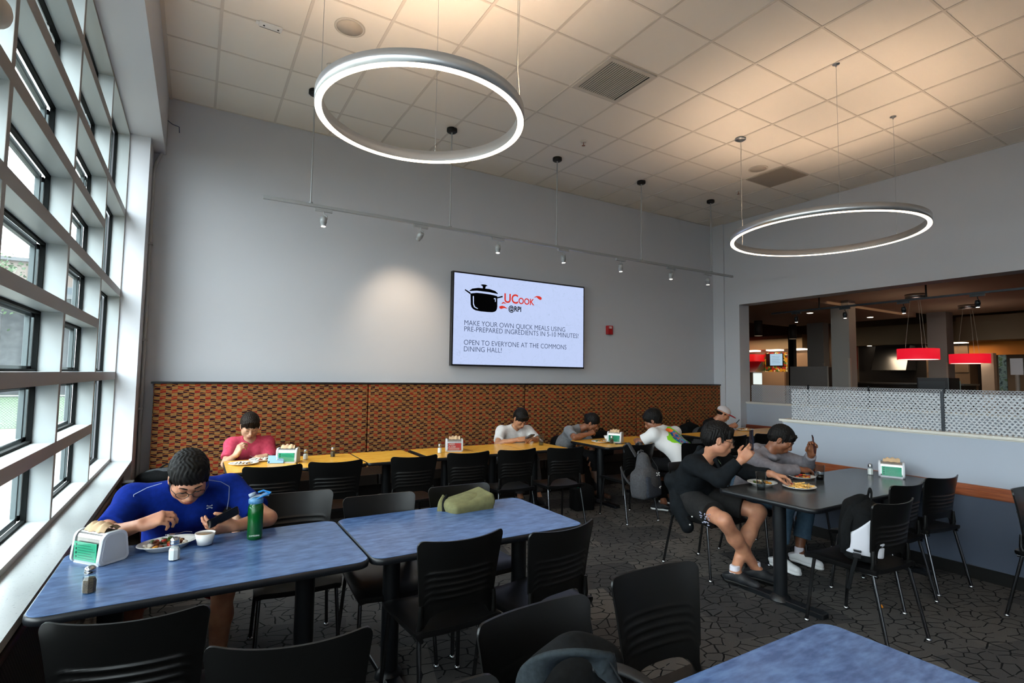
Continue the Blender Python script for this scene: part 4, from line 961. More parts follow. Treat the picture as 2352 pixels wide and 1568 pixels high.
obj('mark', MB().lathe([(.001, 0), (.008, 0), (.008, .0005)], 10, c=(.012, -.0046, .038), ax='y'), mat('phone_mark', 'cfd9e0', .3), a_)
obj('camera_lens', MB().lathe([(.001, 0), (.007, 0), (.007, .001)], 10, c=(-.058, -.005, .012), ax='y'), BLACK, a_)
pile = MB()
rnd = random.Random(9)
for k in range(9):
    a = rnd.uniform(0, 6.28); p = Vector((rnd.uniform(-.06, .06), rnd.uniform(-.02, .02), .003)); d_ = Vector((math.cos(a), math.sin(a), 0))*.03
    pile.tube([p-d_, p, p+d_+Vector((0, 0, .004))], .003, 6)
pile.sphere((-.09, .0, .006), (.03, .015, .006)).sphere((.05, -.01, .008), (.025, .02, .008))
kb = obj('key_bunch', pile, mat('dark_metal', '2d2d2c', .3, metal=.7), None, (4.62, 4.98, .752)); tag(kb, 'small dark bunch of keys and cards near the edge of the woman\'s yellow table', 'keys')

# green water bottle with grey-blue spout lid
bt = thing('water_bottle', 'translucent green water bottle with a grey-blue spout lid on the blue table', 'bottle', (.29, 2.96, .75), D(-8))
BG = mat('bottle_green', '0f7a35', .06, spec=.6, fn=lambda nt, p: None); 
def f_bottle(nt, p):
    p.inputs['Transmission Weight'].default_value = .75
obj('body', MB().lathe([(.001, .0), (.028, 0), (.0345, .006), (.0355, .02), (.0355, .155), (.033, .165), (.030, .172), (.029, .178)], 40), mat('bottle_green_t', '128a3c', .08, spec=.6, fn=f_bottle), bt)
obj('liner', MB().lathe([(.001, .012), (.025, .012), (.028, .02), (.028, .15), (.02, .165)], 30), mat('bottle_inner', '06401c', .3), bt)
ring_ = MB().lathe([(.030, .176), (.0345, .178), (.0345, .196), (.028, .204), (.012, .208), (.001, .209)], 36)
obj('lid', ring_, mat('lid_blue', '4c7fa8', .35), bt)
obj('spout_guard', MB().band([(-.028, 0, .197), (-.01, 0, .210), (.02, 0, .212), (.05, 0, .214), (.058, 0, .212)], (0, 0, 1), .042, .006), mat('lid_grey', '8493a3', .4), bt)
obj('bail_handle', MB().tube([(0, -.026, .199), (.03, -.026, .214), (.062, -.018, .222), (.066, 0, .223), (.062, .018, .222), (.03, .026, .214), (0, .026, .199)], .004, 8).tube([(.066, 0, .223), (.03, 0, .236), (.008, 0, .228)], .005, 8), mat('handle_blue', '2b7fc2', .3), bt)
sp_ = obj('spout_cap', MB().lathe([(.001, 0), (.017, 0), (.0175, .014), (.001, .016)], 20), mat('lid_grey'), bt); sp_.location = (-.016, 0, .212); sp_.rotation_euler = (0, D(-18), 0)
text('brand_text', 'CAMELBAK', .0095, mat('print_white', 'dfe8e0', .5), bt, (-.0, -.0362, .022), RX, 'CENTER')
# ------------------------------------------------------------------ smooth solids (distance fields polygonised into one surface)
V = lambda *a: np.array(a[0] if len(a) == 1 else a, dtype=np.float64)
def unit(v): v = V(v); return v/np.linalg.norm(v)
class Sdf:
    def __init__(s): s.ops = []
    def cone(s, a, b, ra, rb=None, k=.02, op='u', flat=None):
        s.ops.append(('cone', V(a), V(b), ra, ra if rb is None else rb, k, op)); return s
    def path(s, pts, rs, k=.02, op='u'):
        for i in range(len(pts)-1): s.cone(pts[i], pts[i+1], rs[i], rs[i+1], k, op)
        return s
    def ell(s, c, r, R=None, k=.02, op='u'):
        r = V(r) if np.ndim(r) else V(r, r, r); s.ops.append(('ell', V(c), r, np.eye(3) if R is None else R, k, op)); return s
    def box(s, c, hs, R=None, rd=.01, k=.01, op='u'):
        s.ops.append(('box', V(c), V(hs), np.eye(3) if R is None else R, rd, k, op)); return s
    def plane(s, p, n, k=.004):   # keep the side the normal points away from
        s.ops.append(('plane', V(p), unit(n), 0, 0, k, 'i')); return s
    def grp(s, g, k=.01, op='u'): s.ops.append(('grp', g, 0, 0, 0, k, op)); return s
    def bnd(s, o):
        if o[0] == 'cone': r = max(o[3], o[4]); return np.minimum(o[1], o[2])-r, np.maximum(o[1], o[2])+r
        if o[0] == 'ell': e = np.abs(o[3]) @ o[2]; return o[1]-e, o[1]+e
        if o[0] == 'box': e = np.abs(o[3]) @ o[2]+o[4]; return o[1]-e, o[1]+e
        if o[0] == 'grp': return o[1].bounds()
    def bounds(s):
        lo, hi = V(9e9, 9e9, 9e9), V(-9e9, -9e9, -9e9)
        for o in s.ops:
            if o[-1] == 'u': a, b = s.bnd(o); lo = np.minimum(lo, a); hi = np.maximum(hi, b)
        return lo, hi
    def field(s, ax, h):
        F = np.full([len(a) for a in ax], 1.0, np.float32)
        for o in s.ops:
            k, op = o[-2], o[-1]
            if o[0] == 'plane': sl = [slice(None)]*3
            else:
                lo, hi = s.bnd(o); m = k+2.5*h; sl = []
                for i in range(3):
                    i0 = np.searchsorted(ax[i], lo[i]-m); i1 = np.searchsorted(ax[i], hi[i]+m); sl.append(slice(int(i0), int(i1)))
                if any(q.start >= q.stop for q in sl): continue
            sl = tuple(sl); sub = [ax[i][sl[i]] for i in range(3)]
            if o[0] == 'grp': d = o[1].field(sub, h)
            else:
                x = sub[0][:, None, None].astype(np.float32); y = sub[1][None, :, None].astype(np.float32); z = sub[2][None, None, :].astype(np.float32)
                c = o[1].astype(np.float32); x = x-c[0]; y = y-c[1]; z = z-c[2]
                if o[0] == 'cone':
                    ab = o[2]-o[1]; L2 = float(ab @ ab)+1e-9
                    t = np.clip((x*ab[0]+y*ab[1]+z*ab[2])/L2, 0, 1).astype(np.float32)
                    d = np.sqrt((x-t*ab[0])**2+(y-t*ab[1])**2+(z-t*ab[2])**2)-(o[3]+(o[4]-o[3])*t)
                elif o[0] == 'plane': n = o[2]; d = x*n[0]+y*n[1]+z*n[2]
                else:
                    R = o[3]; u = [x*R[0, i]+y*R[1, i]+z*R[2, i] for i in range(3)]
                    if o[0] == 'ell':
                        r = o[2]; k0 = np.sqrt(sum((u[i]/r[i])**2 for i in range(3))); k1 = np.sqrt(sum((u[i]/r[i]**2)**2 for i in range(3)))+1e-6
                        d = k0*(k0-1)/k1
                    else:
                        q = [np.abs(u[i])-o[2][i] for i in range(3)]
                        d = np.sqrt(sum(np.maximum(v, 0)**2 for v in q))+np.minimum(np.maximum(np.maximum(q[0], q[1]), q[2]), 0)-o[4]
            f = F[sl]; d = d.astype(np.float32)
            if op == 'u': hh = np.maximum(k-np.abs(f-d), 0)/k; F[sl] = np.minimum(f, d)-hh*hh*k*.25
            elif op == 's': hh = np.maximum(k-np.abs(f+d), 0)/k; F[sl] = np.maximum(f, -d)+hh*hh*k*.25
            else: hh = np.maximum(k-np.abs(f-d), 0)/k; F[sl] = np.maximum(f, d)+hh*hh*k*.25
        return F
    def mesh(s, name, h, org=(0, 0, 0), wr=0, wf=28, seed=0, hair=0):
        lo, hi = s.bounds(); lo = lo-3*h; hi = hi+3*h
        ax = [np.arange(lo[i], hi[i]+h, h) for i in range(3)]
        F = s.field(ax, h)
        if wr:
            rn = np.random.RandomState(seed); x = ax[0][:, None, None]; y = ax[1][None, :, None]; z = ax[2][None, None, :]
            W = 0
            for i in range(5):
                d = rn.randn(3); d /= np.linalg.norm(d); q = wf*(.6+.35*i); d2 = rn.randn(3)
                W = W+np.sin(q*(d[0]*x+d[1]*y+d[2]*z)+1.3*np.sin(wf*.5*(d2[0]*x+d2[1]*y+d2[2]*z))+i*2)/(1+.5*i)
            F = F+(wr*W*.5).astype(np.float32)
        if hair:
            x = ax[0][:, None, None]; y = ax[1][None, :, None]; z = ax[2][None, None, :]
            F = F+(hair*(np.sin(330*x+60*z+3*np.sin(70*z+40*y))+np.sin(300*y+90*z+3*np.sin(80*x)))*.5).astype(np.float32)
        return surfnet(name, F, ax, h, org)
def surfnet(name, F, ax, h, org):
    n = np.array(F.shape); I = F < 0
    cs = [(i, j, k) for i in (0, 1) for j in (0, 1) for k in (0, 1)]
    def sub(A, c): return A[c[0]:n[0]-1+c[0], c[1]:n[1]-1+c[1], c[2]:n[2]-1+c[2]]
    cnt = sum(sub(I, c).astype(np.int8) for c in cs); act = (cnt > 0) & (cnt < 8)
    ii = np.argwhere(act)
    if len(ii) == 0: return bpy.data.meshes.new(name)
    vals = np.stack([F[ii[:, 0]+c[0], ii[:, 1]+c[1], ii[:, 2]+c[2]] for c in cs], 1)
    P = np.zeros((len(ii), 3)); W = np.zeros(len(ii))
    for a in range(8):
        for b in range(a+1, 8):
            df = [cs[b][q]-cs[a][q] for q in range(3)]
            if sum(abs(q) for q in df) != 1: continue
            va, vb = vals[:, a], vals[:, b]; m = (va < 0) != (vb < 0)
            t = np.where(m, va/(va-vb+1e-12), 0)
            for q in range(3): P[:, q] += np.where(m, cs[a][q]+t*df[q], 0)
            W += m
    P = P/W[:, None]
    co_ = np.stack([ax[q][0]+(ii[:, q]+P[:, q])*h-org[q] for q in range(3)], 1)
    idx = -np.ones(n-1, np.int64); idx[tuple(ii.T)] = np.arange(len(ii))
    quads = []
    for q in range(3):
        sl0 = [slice(1, n[i]-1) for i in range(3)]; sl1 = list(sl0); sl0[q] = slice(0, n[q]-1); sl1[q] = slice(1, n[q])
        A, B = I[tuple(sl0)], I[tuple(sl1)]; e = np.argwhere(A != B)
        if len(e) == 0: continue
        ins = A[tuple(e.T)]; off = np.array([1, 1, 1]); off[q] = 0; e = e+off
        u, w = (q+1) % 3, (q+2) % 3; f = []
        for du, dw in ((-1, -1), (0, -1), (0, 0), (-1, 0)):
            g = e.copy(); g[:, u] += du; g[:, w] += dw; f.append(idx[tuple(g.T)])
        f = np.stack(f, 1); f[~ins] = f[~ins][:, ::-1]; quads.append(f)
    Q = np.concatenate(quads)
    me = bpy.data.meshes.new(name); me.vertices.add(len(co_)); me.vertices.foreach_set('co', co_.astype(np.float32).ravel())
    me.loops.add(len(Q)*4); me.loops.foreach_set('vertex_index', Q.ravel().astype(np.int32))
    me.polygons.add(len(Q)); me.polygons.foreach_set('loop_start', (np.arange(len(Q))*4).astype(np.int32))
    me.polygons.foreach_set('use_smooth', np.ones(len(Q), bool)); me.update(calc_edges=True)
    return me

# ------------------------------------------------------------------ people
class Fr:
    """local frame: x right of the figure, y forward, z up"""
    def __init__(s, o, fwd, up=(0, 0, 1), k=1):
        s.o = V(o); f = unit(fwd); r = unit(np.cross(f, V(up))); u = np.cross(r, f); s.R = np.stack([r, f, u], 1); s.k = k
    def p(s, x, y, z): return s.o+s.R @ (V(x, y, z)*s.k)
def head_ops(S, H, nose=1):
    k = H.k; E = lambda c, r, kk=.02, op='u': S.ell(H.p(*c), V(r)*k, H.R, kk*k, op)
    E((0, -.014, .035), (.076, .097, .086)); E((0, .022, -.03), (.060, .066, .082), .03); E((0, .052, -.088), (.030, .028, .024), .035)
    for s_ in (-1, 1):
        E((s_*.052, .012, -.055), (.02, .04, .035), .03); E((s_*.040, .058, -.018), (.022, .022, .020), .025)
        E((s_*.031, .104, .006), (.016, .014, .010), .016, 's'); E((s_*.032, .079, .004), (.0135, .0125, .0125), .004)
        E((s_*.079, -.006, -.006), (.008, .018, .031), .006); E((s_*.086, -.002, -.004), (.004, .010, .019), .004, 's')
        S.cone(H.p(s_*.012, .090, .024), H.p(s_*.046, .080, .026), .008*k, .006*k, .018*k)
        E((s_*.011, .100, -.034), (.008, .009, .007), .008)
    S.cone(H.p(0, .088, .010), H.p(0, .108, -.030), .0075*k, .0115*k, .014*k)
    E((0, .086, -.062), (.024, .014, .016), .018); E((0, .098, -.066), (.020, .004, .0018), .004, 's')
def hand_ops(S, W, F_, N_, side, curl, thumb=.5, sc=1, spread=0):
    """W wrist, F_ finger direction, N_ back of the hand; curl: four finger bends (0 straight .. 1 fist)"""
    F_ = unit(F_); N_ = unit(V(N_)-F_*float(V(N_) @ F_)); T = np.cross(N_, F_) if side == 'R' else np.cross(F_, N_)
    q = lambda t, f, n: V(W)+sc*(T*t+F_*f+N_*n)
    bs = [(.029, .086), (.010, .091), (-.010, .087), (-.028, .077)]
    for (t, f), in zip(bs): S.cone(q(t*.55, .004, -.002), q(t, f, 0), .0145*sc, .0115*sc, .014*sc)
    S.cone(q(.016, .012, -.006), q(.026, .05, -.008), .015*sc, .012*sc, .014*sc); S.cone(q(-.02, .012, -.006), q(-.024, .05, -.006), .013*sc, .012*sc, .014*sc)
    LN = [(.040, .025, .020), (.045, .029, .021), (.041, .027, .021), (.032, .021, .018)]
    tips = []
    for i, ((t, f), ls) in enumerate(zip(bs, LN)):
        c = curl[i]; a = 0; p = q(t, f, 0); r = .0092*sc; sp = spread*(1.5-i)*.12
        for j, l in enumerate(ls):
            a += c*(1.15, 1.5, .9)[j]; d = (F_*math.cos(a)-N_*math.sin(a)); d = unit(d+T*sp); p2 = p+d*l*sc
            S.cone(p, p2, r, r*.9, .0035*sc); p = p2; r *= .9
        tips.append(p)
    d0 = unit(T*.75+F_*.65-N_*(.2+.5*thumb)); p = q(.022, .022, -.010); p1 = p+d0*.042*sc; d1 = unit(T*(.45-.7*thumb)+F_*.9-N_*(.15+.55*thumb)); p2 = p1+d1*.032*sc; p3 = p2+unit(d1-T*.3*thumb)*.026*sc
    S.cone(p, p1, .015*sc, .0115*sc, .01*sc); S.cone(p1, p2, .0112*sc, .0100*sc, .004*sc); S.cone(p2, p3, .0100*sc, .0082*sc, .003*sc)
    return tips, p3
SKIN = {}
def skin(n, a, b): return mat('skin_'+n, a, .45, sss=.12, fn=noisy(a, b, 18, (1, 1, 1), .3, .7, 3))
def fabric(n, a, b, sc=40, rough=.9): return mat('cloth_'+n, a, rough, spec=.15, fn=noisy(a, b, sc, (1, 1, 1), .3, .7, 4, .0008))
HAIRM = mat('hair_black', '0b0a0a', .62, spec=.22, fn=noisy('040303', '100e0d', 120, (3, 3, .4), .3, .7))
HAIRB = mat('hair_brown', '1a120d', .62, spec=.22, fn=noisy('0c0805', '22170f', 120, (3, 3, .4), .3, .7))
def person(label, J, skm, h, shirt, hairm, hairstyle, pants, shoes=None, kids=None, group=None, sleeve='short', b=1, neckline='crew', hem=None):
    """J: joints. Builds the continuous body plus clothing parts."""
    base = V(J['hip'][0], J['hip'][1], 0)
    H = Fr(J['head'], J['face'], J.get('headup', (0, 0, 1)), J.get('hs', 1))
    S = Sdf(); nk = V(J['neck']); hip = V(J['hip']); ch = V(J['chest'])
    rv = unit(V(J['shR'])-V(J['shL'])); hv = unit(V(J.get('hipdir', rv)))
    wa = hip*.5+ch*.5+V(J.get('bow', (0, 0, 0)))
    def torso(Q, e, kk=.05):
        for s_ in (-1, 1):
            Q.cone(hip+hv*s_*.07*b, wa+rv*s_*.055*b, (.120+e)*b, (.108+e)*b, kk).cone(wa+rv*s_*.055*b, ch+rv*s_*.075*b, (.108+e)*b, (.112+e)*b, kk)
            sh = V(J['shR' if s_ > 0 else 'shL']); Q.cone(nk*.85+ch*.15, sh, (.052+e)*b, (.056+e)*b, kk*.8).cone(ch+rv*s_*.07, sh, (.10+e*.8)*b, (.058+e)*b, kk)
    torso(S, -.018)
    head_ops(S, H)
    S.cone(nk+V(0, 0, -.03), H.p(0, -.022, -.065), .060*b, .052*b, .03)
    for s_ in 'LR':
        sh, el, wr = V(J['sh'+s_]), V(J['el'+s_]), V(J['wr'+s_])
        S.cone(sh, el, .048*b, .039*b, .02); S.cone(el, el*.65+wr*.35, .039*b, .040*b, .02); S.cone(el*.65+wr*.35, wr, .040*b, .026*b, .02)
        hd = J.get('hand'+s_)
        if hd: hand_ops(S, wr, hd[0], hd[1], s_, hd[2], hd[3], hd[4] if len(hd) > 4 else 1, hd[5] if len(hd) > 5 else 0)
        if 'kn'+s_ in J:
            kn, an = V(J['kn'+s_]), V(J['an'+s_]); hp = hip+hv*(.09 if s_ == 'R' else -.09)
            mid = kn*.62+an*.38; sv = unit(kn-hp); back = -sv*.012
            S.cone(hp, kn, .082*b, .055*b, .03); S.cone(kn+V(0, 0, .006), kn*.9+an*.1, .055*b, .050*b, .025)
            S.cone(kn*.9+an*.1, mid+back, .048*b, .054*b, .025); S.cone(mid+back, an, .054*b, .034*b, .03)
            S.cone(an, V(J['to'+s_])*.5+an*.5-V(0, 0, .02), .034, .03, .02)
    me = S.mesh('person', h, base)
    me.materials.append(skm)
    root = bpy.data.objects.new('person', me); C.objects.link(root); root.location = tuple(base); tag(root, label, 'person', group)
    def part(name, Q, m, hh=None, **kw):
        me_ = Q.mesh(name, hh or h, base, **kw); me_.materials.append(m); o = bpy.data.objects.new(name, me_); C.objects.link(o); o.parent = root; return o
    def mbpart(name, mb, m):
        mb.v = [tuple(V(q)-base) for q in mb.v]; o = obj(name, mb, m, root); return o
    # shirt
    if shirt:
        Q = Sdf(); T = Sdf(); torso(T, .006); Q.grp(T, .02)
        Q.plane(hip+V(0, 0, hem if hem is not None else -.02), (0, 0, -1), .02)
        for s_ in 'LR':
            sh, el, wr = V(J['sh'+s_]), V(J['el'+s_]), V(J['wr'+s_]); g_ = Sdf()
            if sleeve == 'short':
                e_ = sh*.28+el*.72; dr = V(0, 0, -.012); g_.cone(sh, e_+dr*.5, .068*b, .070*b, .02).plane(e_, unit(el-sh), .006)
            else:
                c_ = el*.12+wr*.88 if sleeve == 'long' else el*.35+wr*.65
                g_.cone(sh, el, .068*b, .060*b, .02).cone(el, c_+(c_-el)*.2, .060*b, .042*b, .03).plane(c_, unit(wr-el), .006)
            Q.grp(g_, .035)
        if neckline == 'crew': Q.cone(nk+unit(H.o-nk)*.035+H.R[:, 1]*.01, nk+unit(H.o-nk)*.2, .068*b, .075*b, .008, 's')
        elif neckline == 'v':
            Q.cone(nk+unit(H.o-nk)*.03, nk+unit(H.o-nk)*.2, .070, .08, .012, 's')
            fw = unit(np.cross(V(0, 0, 1), rv)); fw = fw if fw @ V(J['face']) > 0 else -fw
            Q.cone(nk+fw*.085+V(0, 0, .03), ch+fw*.155+V(0, 0, -.06), .048, .022, .012, 's')
        part('shirt', Q, shirt, wr=J.get('wr_amp', .0035), wf=26, seed=J.get('seed', 1))
    if pants:
        pm, cut, rad = pants; Q = Sdf()
        for s_ in (-1, 1): Q.cone(hip+hv*s_*.07*b, hip+hv*s_*.05*b+V(0, 0, .10), .126*b, .112*b, .04)
        for s_ in 'LR':
            if 'kn'+s_ not in J: continue
            kn, an = V(J['kn'+s_]), V(J['an'+s_]); hp = hip+hv*(.085 if s_ == 'R' else -.085); g_ = Sdf()
            if cut <= 1:
                e_ = hp*(1-cut)+kn*cut; g_.cone(hp, kn, .098*b, rad, .03).plane(e_, unit(kn-hp), .006)
            else:
                e_ = kn*(2-cut)+an*(cut-1); g_.cone(hp, kn, .096*b, .068*b, .03).cone(kn, an, .068*b, rad, .04).plane(e_, unit(an-kn), .006)
            Q.grp(g_, .03)
        part('trousers' if cut > 1 else 'shorts', Q, pm, wr=.003, wf=24, seed=3)
    if shoes and 'anL' in J:
        um, sm, skm_, = shoes
        for s_ in 'LR':
            an, to = V(J['an'+s_]), V(J['to'+s_]); d = unit(V(to[0]-an[0], to[1]-an[1], 0)); zf = min(an[2]-.085, to[2]); 
            hl = V(an[0], an[1], max(.0, an[2]-.085))-d*.045; tp = V(to[0], to[1], max(0., to[2]))
            Q = Sdf(); Q.cone(hl+V(0, 0, .05), hl+V(0, 0, .035)+d*.10, .037, .038, .03).cone(hl+V(0, 0, .035)+d*.10, tp+V(0, 0, .034)-d*.03, .040, .034, .03).cone(hl+V(0, 0, .055), an+V(0, 0, -.005), .038, .037, .03)
            Q.plane(an+V(0, 0, .0), unit(V(0, 0, 1)-d*.3), .006); lo_ = unit(np.cross(np.cross(d, V(0, 0, 1)), tp-hl)); 
            sh_ = part('shoe', Q, um)
            Z = Sdf(); Z.cone(hl+V(0, 0, .017), hl+V(0, 0, .017)+d*.1, .036, .037, .02).cone(hl+V(0, 0, .017)+d*.1, tp+V(0, 0, .017)-d*.03, .038, .038, .02).cone(hl+d*.1+V(0, 0, .017), tp+V(0, 0, .017)-d*.05, .042, .042, .02)
            up_ = unit(np.cross(np.cross(d, V(0, 0, 1)), unit(tp-hl))); up_ = up_ if up_[2] > 0 else -up_
            Z.plane(hl+V(0, 0, .024), up_, .004).plane(hl+V(0, 0, .001), -up_, .004)
            sl = part('sole', Z, sm); sl.parent = sh_
            if skm_: K = Sdf(); K.cone(an+V(0, 0, -.03), an+V(0, 0, .035), .041, .037, .01); K.plane(an+V(0, 0, .045), V(0, 0, 1), .004); part('sock', K, skm_)
            if kids and 'lace' in kids:
                L = MB(); sd_ = np.cross(d, V(0, 0, 1))
                for kk in range(4):
                    c_ = an+d*(.035+.022*kk)+V(0, 0, -.020-.012*kk); L.tube([c_-sd_*.022, c_+V(0, 0, .008), c_+sd_*.022], .0028, 5)
                lo = mbpart('lace', L, kids['lace']); lo.parent = sh_
    # hair
    k = H.k; Q = Sdf(); E = lambda c, r, kk=.02, op='u': Q.ell(H.p(*c), V(r)*k, H.R, kk*k, op)
    if hairstyle != 'cap':
        E((0, -.018, .045), (.086, .106, .092)); E((0, -.055, .0), (.078, .068, .07), .03)
        if hairstyle == 'bun': E((0, -.118, .03), (.036, .034, .036), .01)
        if hairstyle == 'fluffy': E((0, -.03, .055), (.094, .11, .098), .03)
        E((0, .085, -.045), (.082, .075, .082), .012, 's'); E((0, .05, -.115), (.1, .10, .09), .012, 's')
        for s_ in (-1, 1): E((s_*.085, -.002, -.012), (.014, .024, .036), .008, 's'); Q.cone(H.p(s_*.077, .022, .03), H.p(s_*.075, .024, -.012), .009*k, .005*k, .01*k)
        if hairstyle in ('fringe', 'side', 'fluffy'):
            rn = random.Random(J.get('seed', 1))
            for i in range(11):
                u = -1+2*i/10; l = rn.uniform(.014, .040) if hairstyle == 'fringe' else rn.uniform(.004, .022)
                Q.cone(H.p(u*.058, .062+.014*(1-u*u), .088-.02*u*u), H.p(u*.062+rn.uniform(-.006, .010), .088-.022*u*u, .066-.010*u*u-l), .016*k, .0055*k, .012*k)
        part('hair', Q, hairm, max(.0032, h*.8), hair=.0034)
    else:
        E((0, -.018, .035), (.084, .104, .085)); E((0, .085, -.035), (.085, .08, .085), .012, 's'); Q.plane(H.p(0, 0, .02), H.R @ V(0, 0, 1), .01); E((0, .05, -.115), (.1, .1, .09), .012, 's')
        part('hair', Q, hairm, max(.0032, h*.8), hair=.002)
        Q = Sdf(); E((0, -.008, .058), (.092, .110, .078), .01); Q.plane(H.p(0, 0, .036), -(H.R @ V(0, 0, 1)), .006); cp = part('cap', Q, kids['cap'])
        Q = Sdf(); E((0, .125, .034), (.078, .082, .014), .01); E((0, .125, .020), (.085, .09, .012), .006, 's'); bb = part('cap_brim', Q, kids['brim']); bb.parent = cp
        mk = MB().box(-.026, -.017, 0, .004, 0, .034).box(-.017, -.004, 0, .004, .03, .034).box(-.017, -.004, 0, .004, .016, .02).box(-.004, 0, 0, .004, .02, .03).box(-.012, -.004, 0, .004, 0, .014).box(.006, .014, 0, .004, 0, .034).box(.014, .024, 0, .004, .03, .034).box(.014, .024, 0, .004, .016, .02).box(.024, .028, 0, .004, .02, .03)
        tlt = Matrix.Rotation(.5, 4, 'X'); mk.xf(tlt); mk.v = [tuple(H.p(a, b_+.099, c_+.062)) for a, b_, c_ in mk.v]; lg = mbpart('cap_letters', mk, kids['brim'])
    # face parts
    eb, ey, lp = MB(), MB(), MB()
    for s_ in (-1, 1):
        eb.tube([H.p(s_*.014, .097, .026), H.p(s_*.030, .094, .032), H.p(s_*.048, .082, .028)], .003*k, 6, rs=[.0028*k, .0036*k, .0016*k])
        ey.tube([H.p(s_*.019, .0885, .001), H.p(s_*.026, .0925, -.0015), H.p(s_*.034, .0925, -.002), H.p(s_*.044, .086, .001)], .0018*k, 6)
    mbpart('eyebrow', eb, hairm); mbpart('eye', ey, mat('lash', '120d0b', .5))
    lp.tube([H.p(-.021, .092, -.066), H.p(-.009, .099, -.062), H.p(0, .1005, -.063), H.p(.009, .099, -.062), H.p(.021, .092, -.066)], .004*k, 8, rs=[.0015*k, .0038*k, .0034*k, .0038*k, .0015*k])
    lp.tube([H.p(-.020, .091, -.067), H.p(-.008, .0975, -.071), H.p(.008, .0975, -.071), H.p(.020, .091, -.067)], .0045*k, 8, rs=[.0015*k, .0044*k, .0044*k, .0015*k]); mbpart('lips', lp, mat('lips', '8e4a42', .4))
    if kids and kids.get('glasses'):
        gm = MB()
        for s_ in (-1, 1):
            c = (s_*.034, .107, -.002); ring = [H.p(c[0]+.026*math.cos(a)*(1), c[1]-.012*abs(math.cos(a))*(1 if s_*math.cos(a) > 0 else 0), c[2]+.021*math.sin(a)) for a in [2*PI*i/20 for i in range(21)]]
            gm.tube(ring, .0016*k, 6); gm.tube([H.p(s_*.060, .098, .006), H.p(s_*.076, .07, .006), H.p(s_*.081, -.01, .008), H.p(s_*.080, -.03, -.012)], .0016*k, 6)
        gm.tube([H.p(-.009, .108, .004), H.p(0, .111, .007), H.p(.009, .108, .004)], .0016*k, 6)
        go = mbpart('glasses', gm, mat('glasses_frame', '3a3836', .25, metal=.6))
        ln = MB()
        for s_ in (-1, 1): ln.poly([tuple(H.p(s_*.034+.025*math.cos(a), .106-.010*abs(math.cos(a))*(1 if s_*math.cos(a) > 0 else 0), -.002+.020*math.sin(a))) for a in [2*PI*i/16 for i in range(16)]])
        lo = mbpart('lens', ln, GLASS); lo.parent = go
    if kids and kids.get('earbud'):
        mbpart('earbud', MB().tube([H.p(s_ := kids['earbud']*.087, .006, -.004), H.p(s_, .010, -.03)], .0045*k, 8), mat('earbud_white', 'f0f0f0', .25))
    return root, H, part, mbpart
# ------------------------------------------------------------------ the people
SK1 = skin('light', 'c08a6b', 'a9725a'); SK2 = skin('tan', 'b98563', '9f6b4e'); SK3 = skin('brown', '8a5a40', '74462f'); SK4 = skin('fair', 'c49a7e', 'b08268')
BOOT = mat('boot_brown', '4a3022', .5); WSHOE = mat('shoe_white', 'd9dbdd', .45); BSHOE = mat('shoe_black', '14161a', .6, fn=noisy('0c0d10', '23262c', 300)); WSOLE = mat('sole_white', 'dfe1e2', .5); BSOLE = mat('sole_black', '0d0d0e', .5); SOCK = mat('sock_white', 'd8d4de', .8)
# man in blue at the window table
BLUE = fabric('blue', '051f6e', '072683')
root, H, part, mbp = person('man in a bright blue athletic shirt bent over his plate at the window table', dict(
    head=(-.005, 3.150, 1.045), face=(.10, -.74, -.60), headup=(0, -.3, 1), hs=1.04, neck=(-.025, 3.32, .985), chest=(-.03, 3.41, .84), hip=(-.03, 3.57, .555),
    shR=(-.245, 3.34, .925), shL=(.190, 3.36, .935), elR=(-.345, 3.13, .800), wrR=(-.185, 2.985, .875), handR=((.93, -.15, .30), (-.15, -.55, .8), (.5, .55, .6, .65), .7),
    elL=(.375, 3.16, .795), wrL=(.205, 3.055, .800), handL=((-.93, -.30, .06), (.25, -.75, -.62), (.42, .45, .5, .5), .35),
    knR=(-.21, 3.07, .515), knL=(.17, 3.06, .515), anR=(-.22, 3.12, .09), anL=(.16, 3.14, .09), toR=(-.22, 2.95, 0), toL=(.17, 2.97, 0), seed=4),
    SK1, .0052, BLUE, HAIRM, 'short', (fabric('red', '7c0f14', '8f1418'), .85, .10), (BSHOE, BSOLE, SOCK), dict(glasses=True))
sm_ = MB()
for s_, x0 in ((1, .190), (-1, -.245)):
    sm_.band([(x0*.45-.012, 3.262, 1.008), (x0*.75, 3.268, .990), (x0*.97, 3.262, .962)], (0, -.5, 1), .004, .002)
    sm_.band([(x0*.97, 3.262, .962), (x0*.97, 3.252, .90), (x0*.94, 3.268, .84)], (0, -1, .1), .004, .002)
mbp('seam', sm_, mat('seam_grey', '8593b5', .7))
def brand_mark(c, r, u, s):
    """two interlocked arcs, one up one down"""
    c, r, u = V(c), unit(r), unit(u); mb = MB()
    for sg in (1, -1):
        pts = [c+r*s*math.sin(a)*1.0+u*s*sg*(.22-.75*(1-math.cos(a))*-1) for a in np.linspace(-.85, .85, 9)]
        mb.tube(pts, s*.16, 6, rs=[s*.24, s*.19, s*.14, s*.12, s*.12, s*.12, s*.14, s*.19, s*.24])
    return mb
MARKM = mat('mark_pale', 'a9b4c8', .5)
mbp('chest_mark', brand_mark((.095, 3.225, .872), (1, .05, 0), (0, .2, 1), .017), MARKM)
p_ = thing('smartphone', 'black phone in the left hand of the man in blue, above the broth cup', 'phone', (.150, 2.990, .866)); p_.rotation_euler = (D(-48), D(-22), D(8))
obj('body', MB().rbox(-.072, .072, -.036, .036, -.004, .004, .008), mat('phone_black', '08090b', .2), p_)
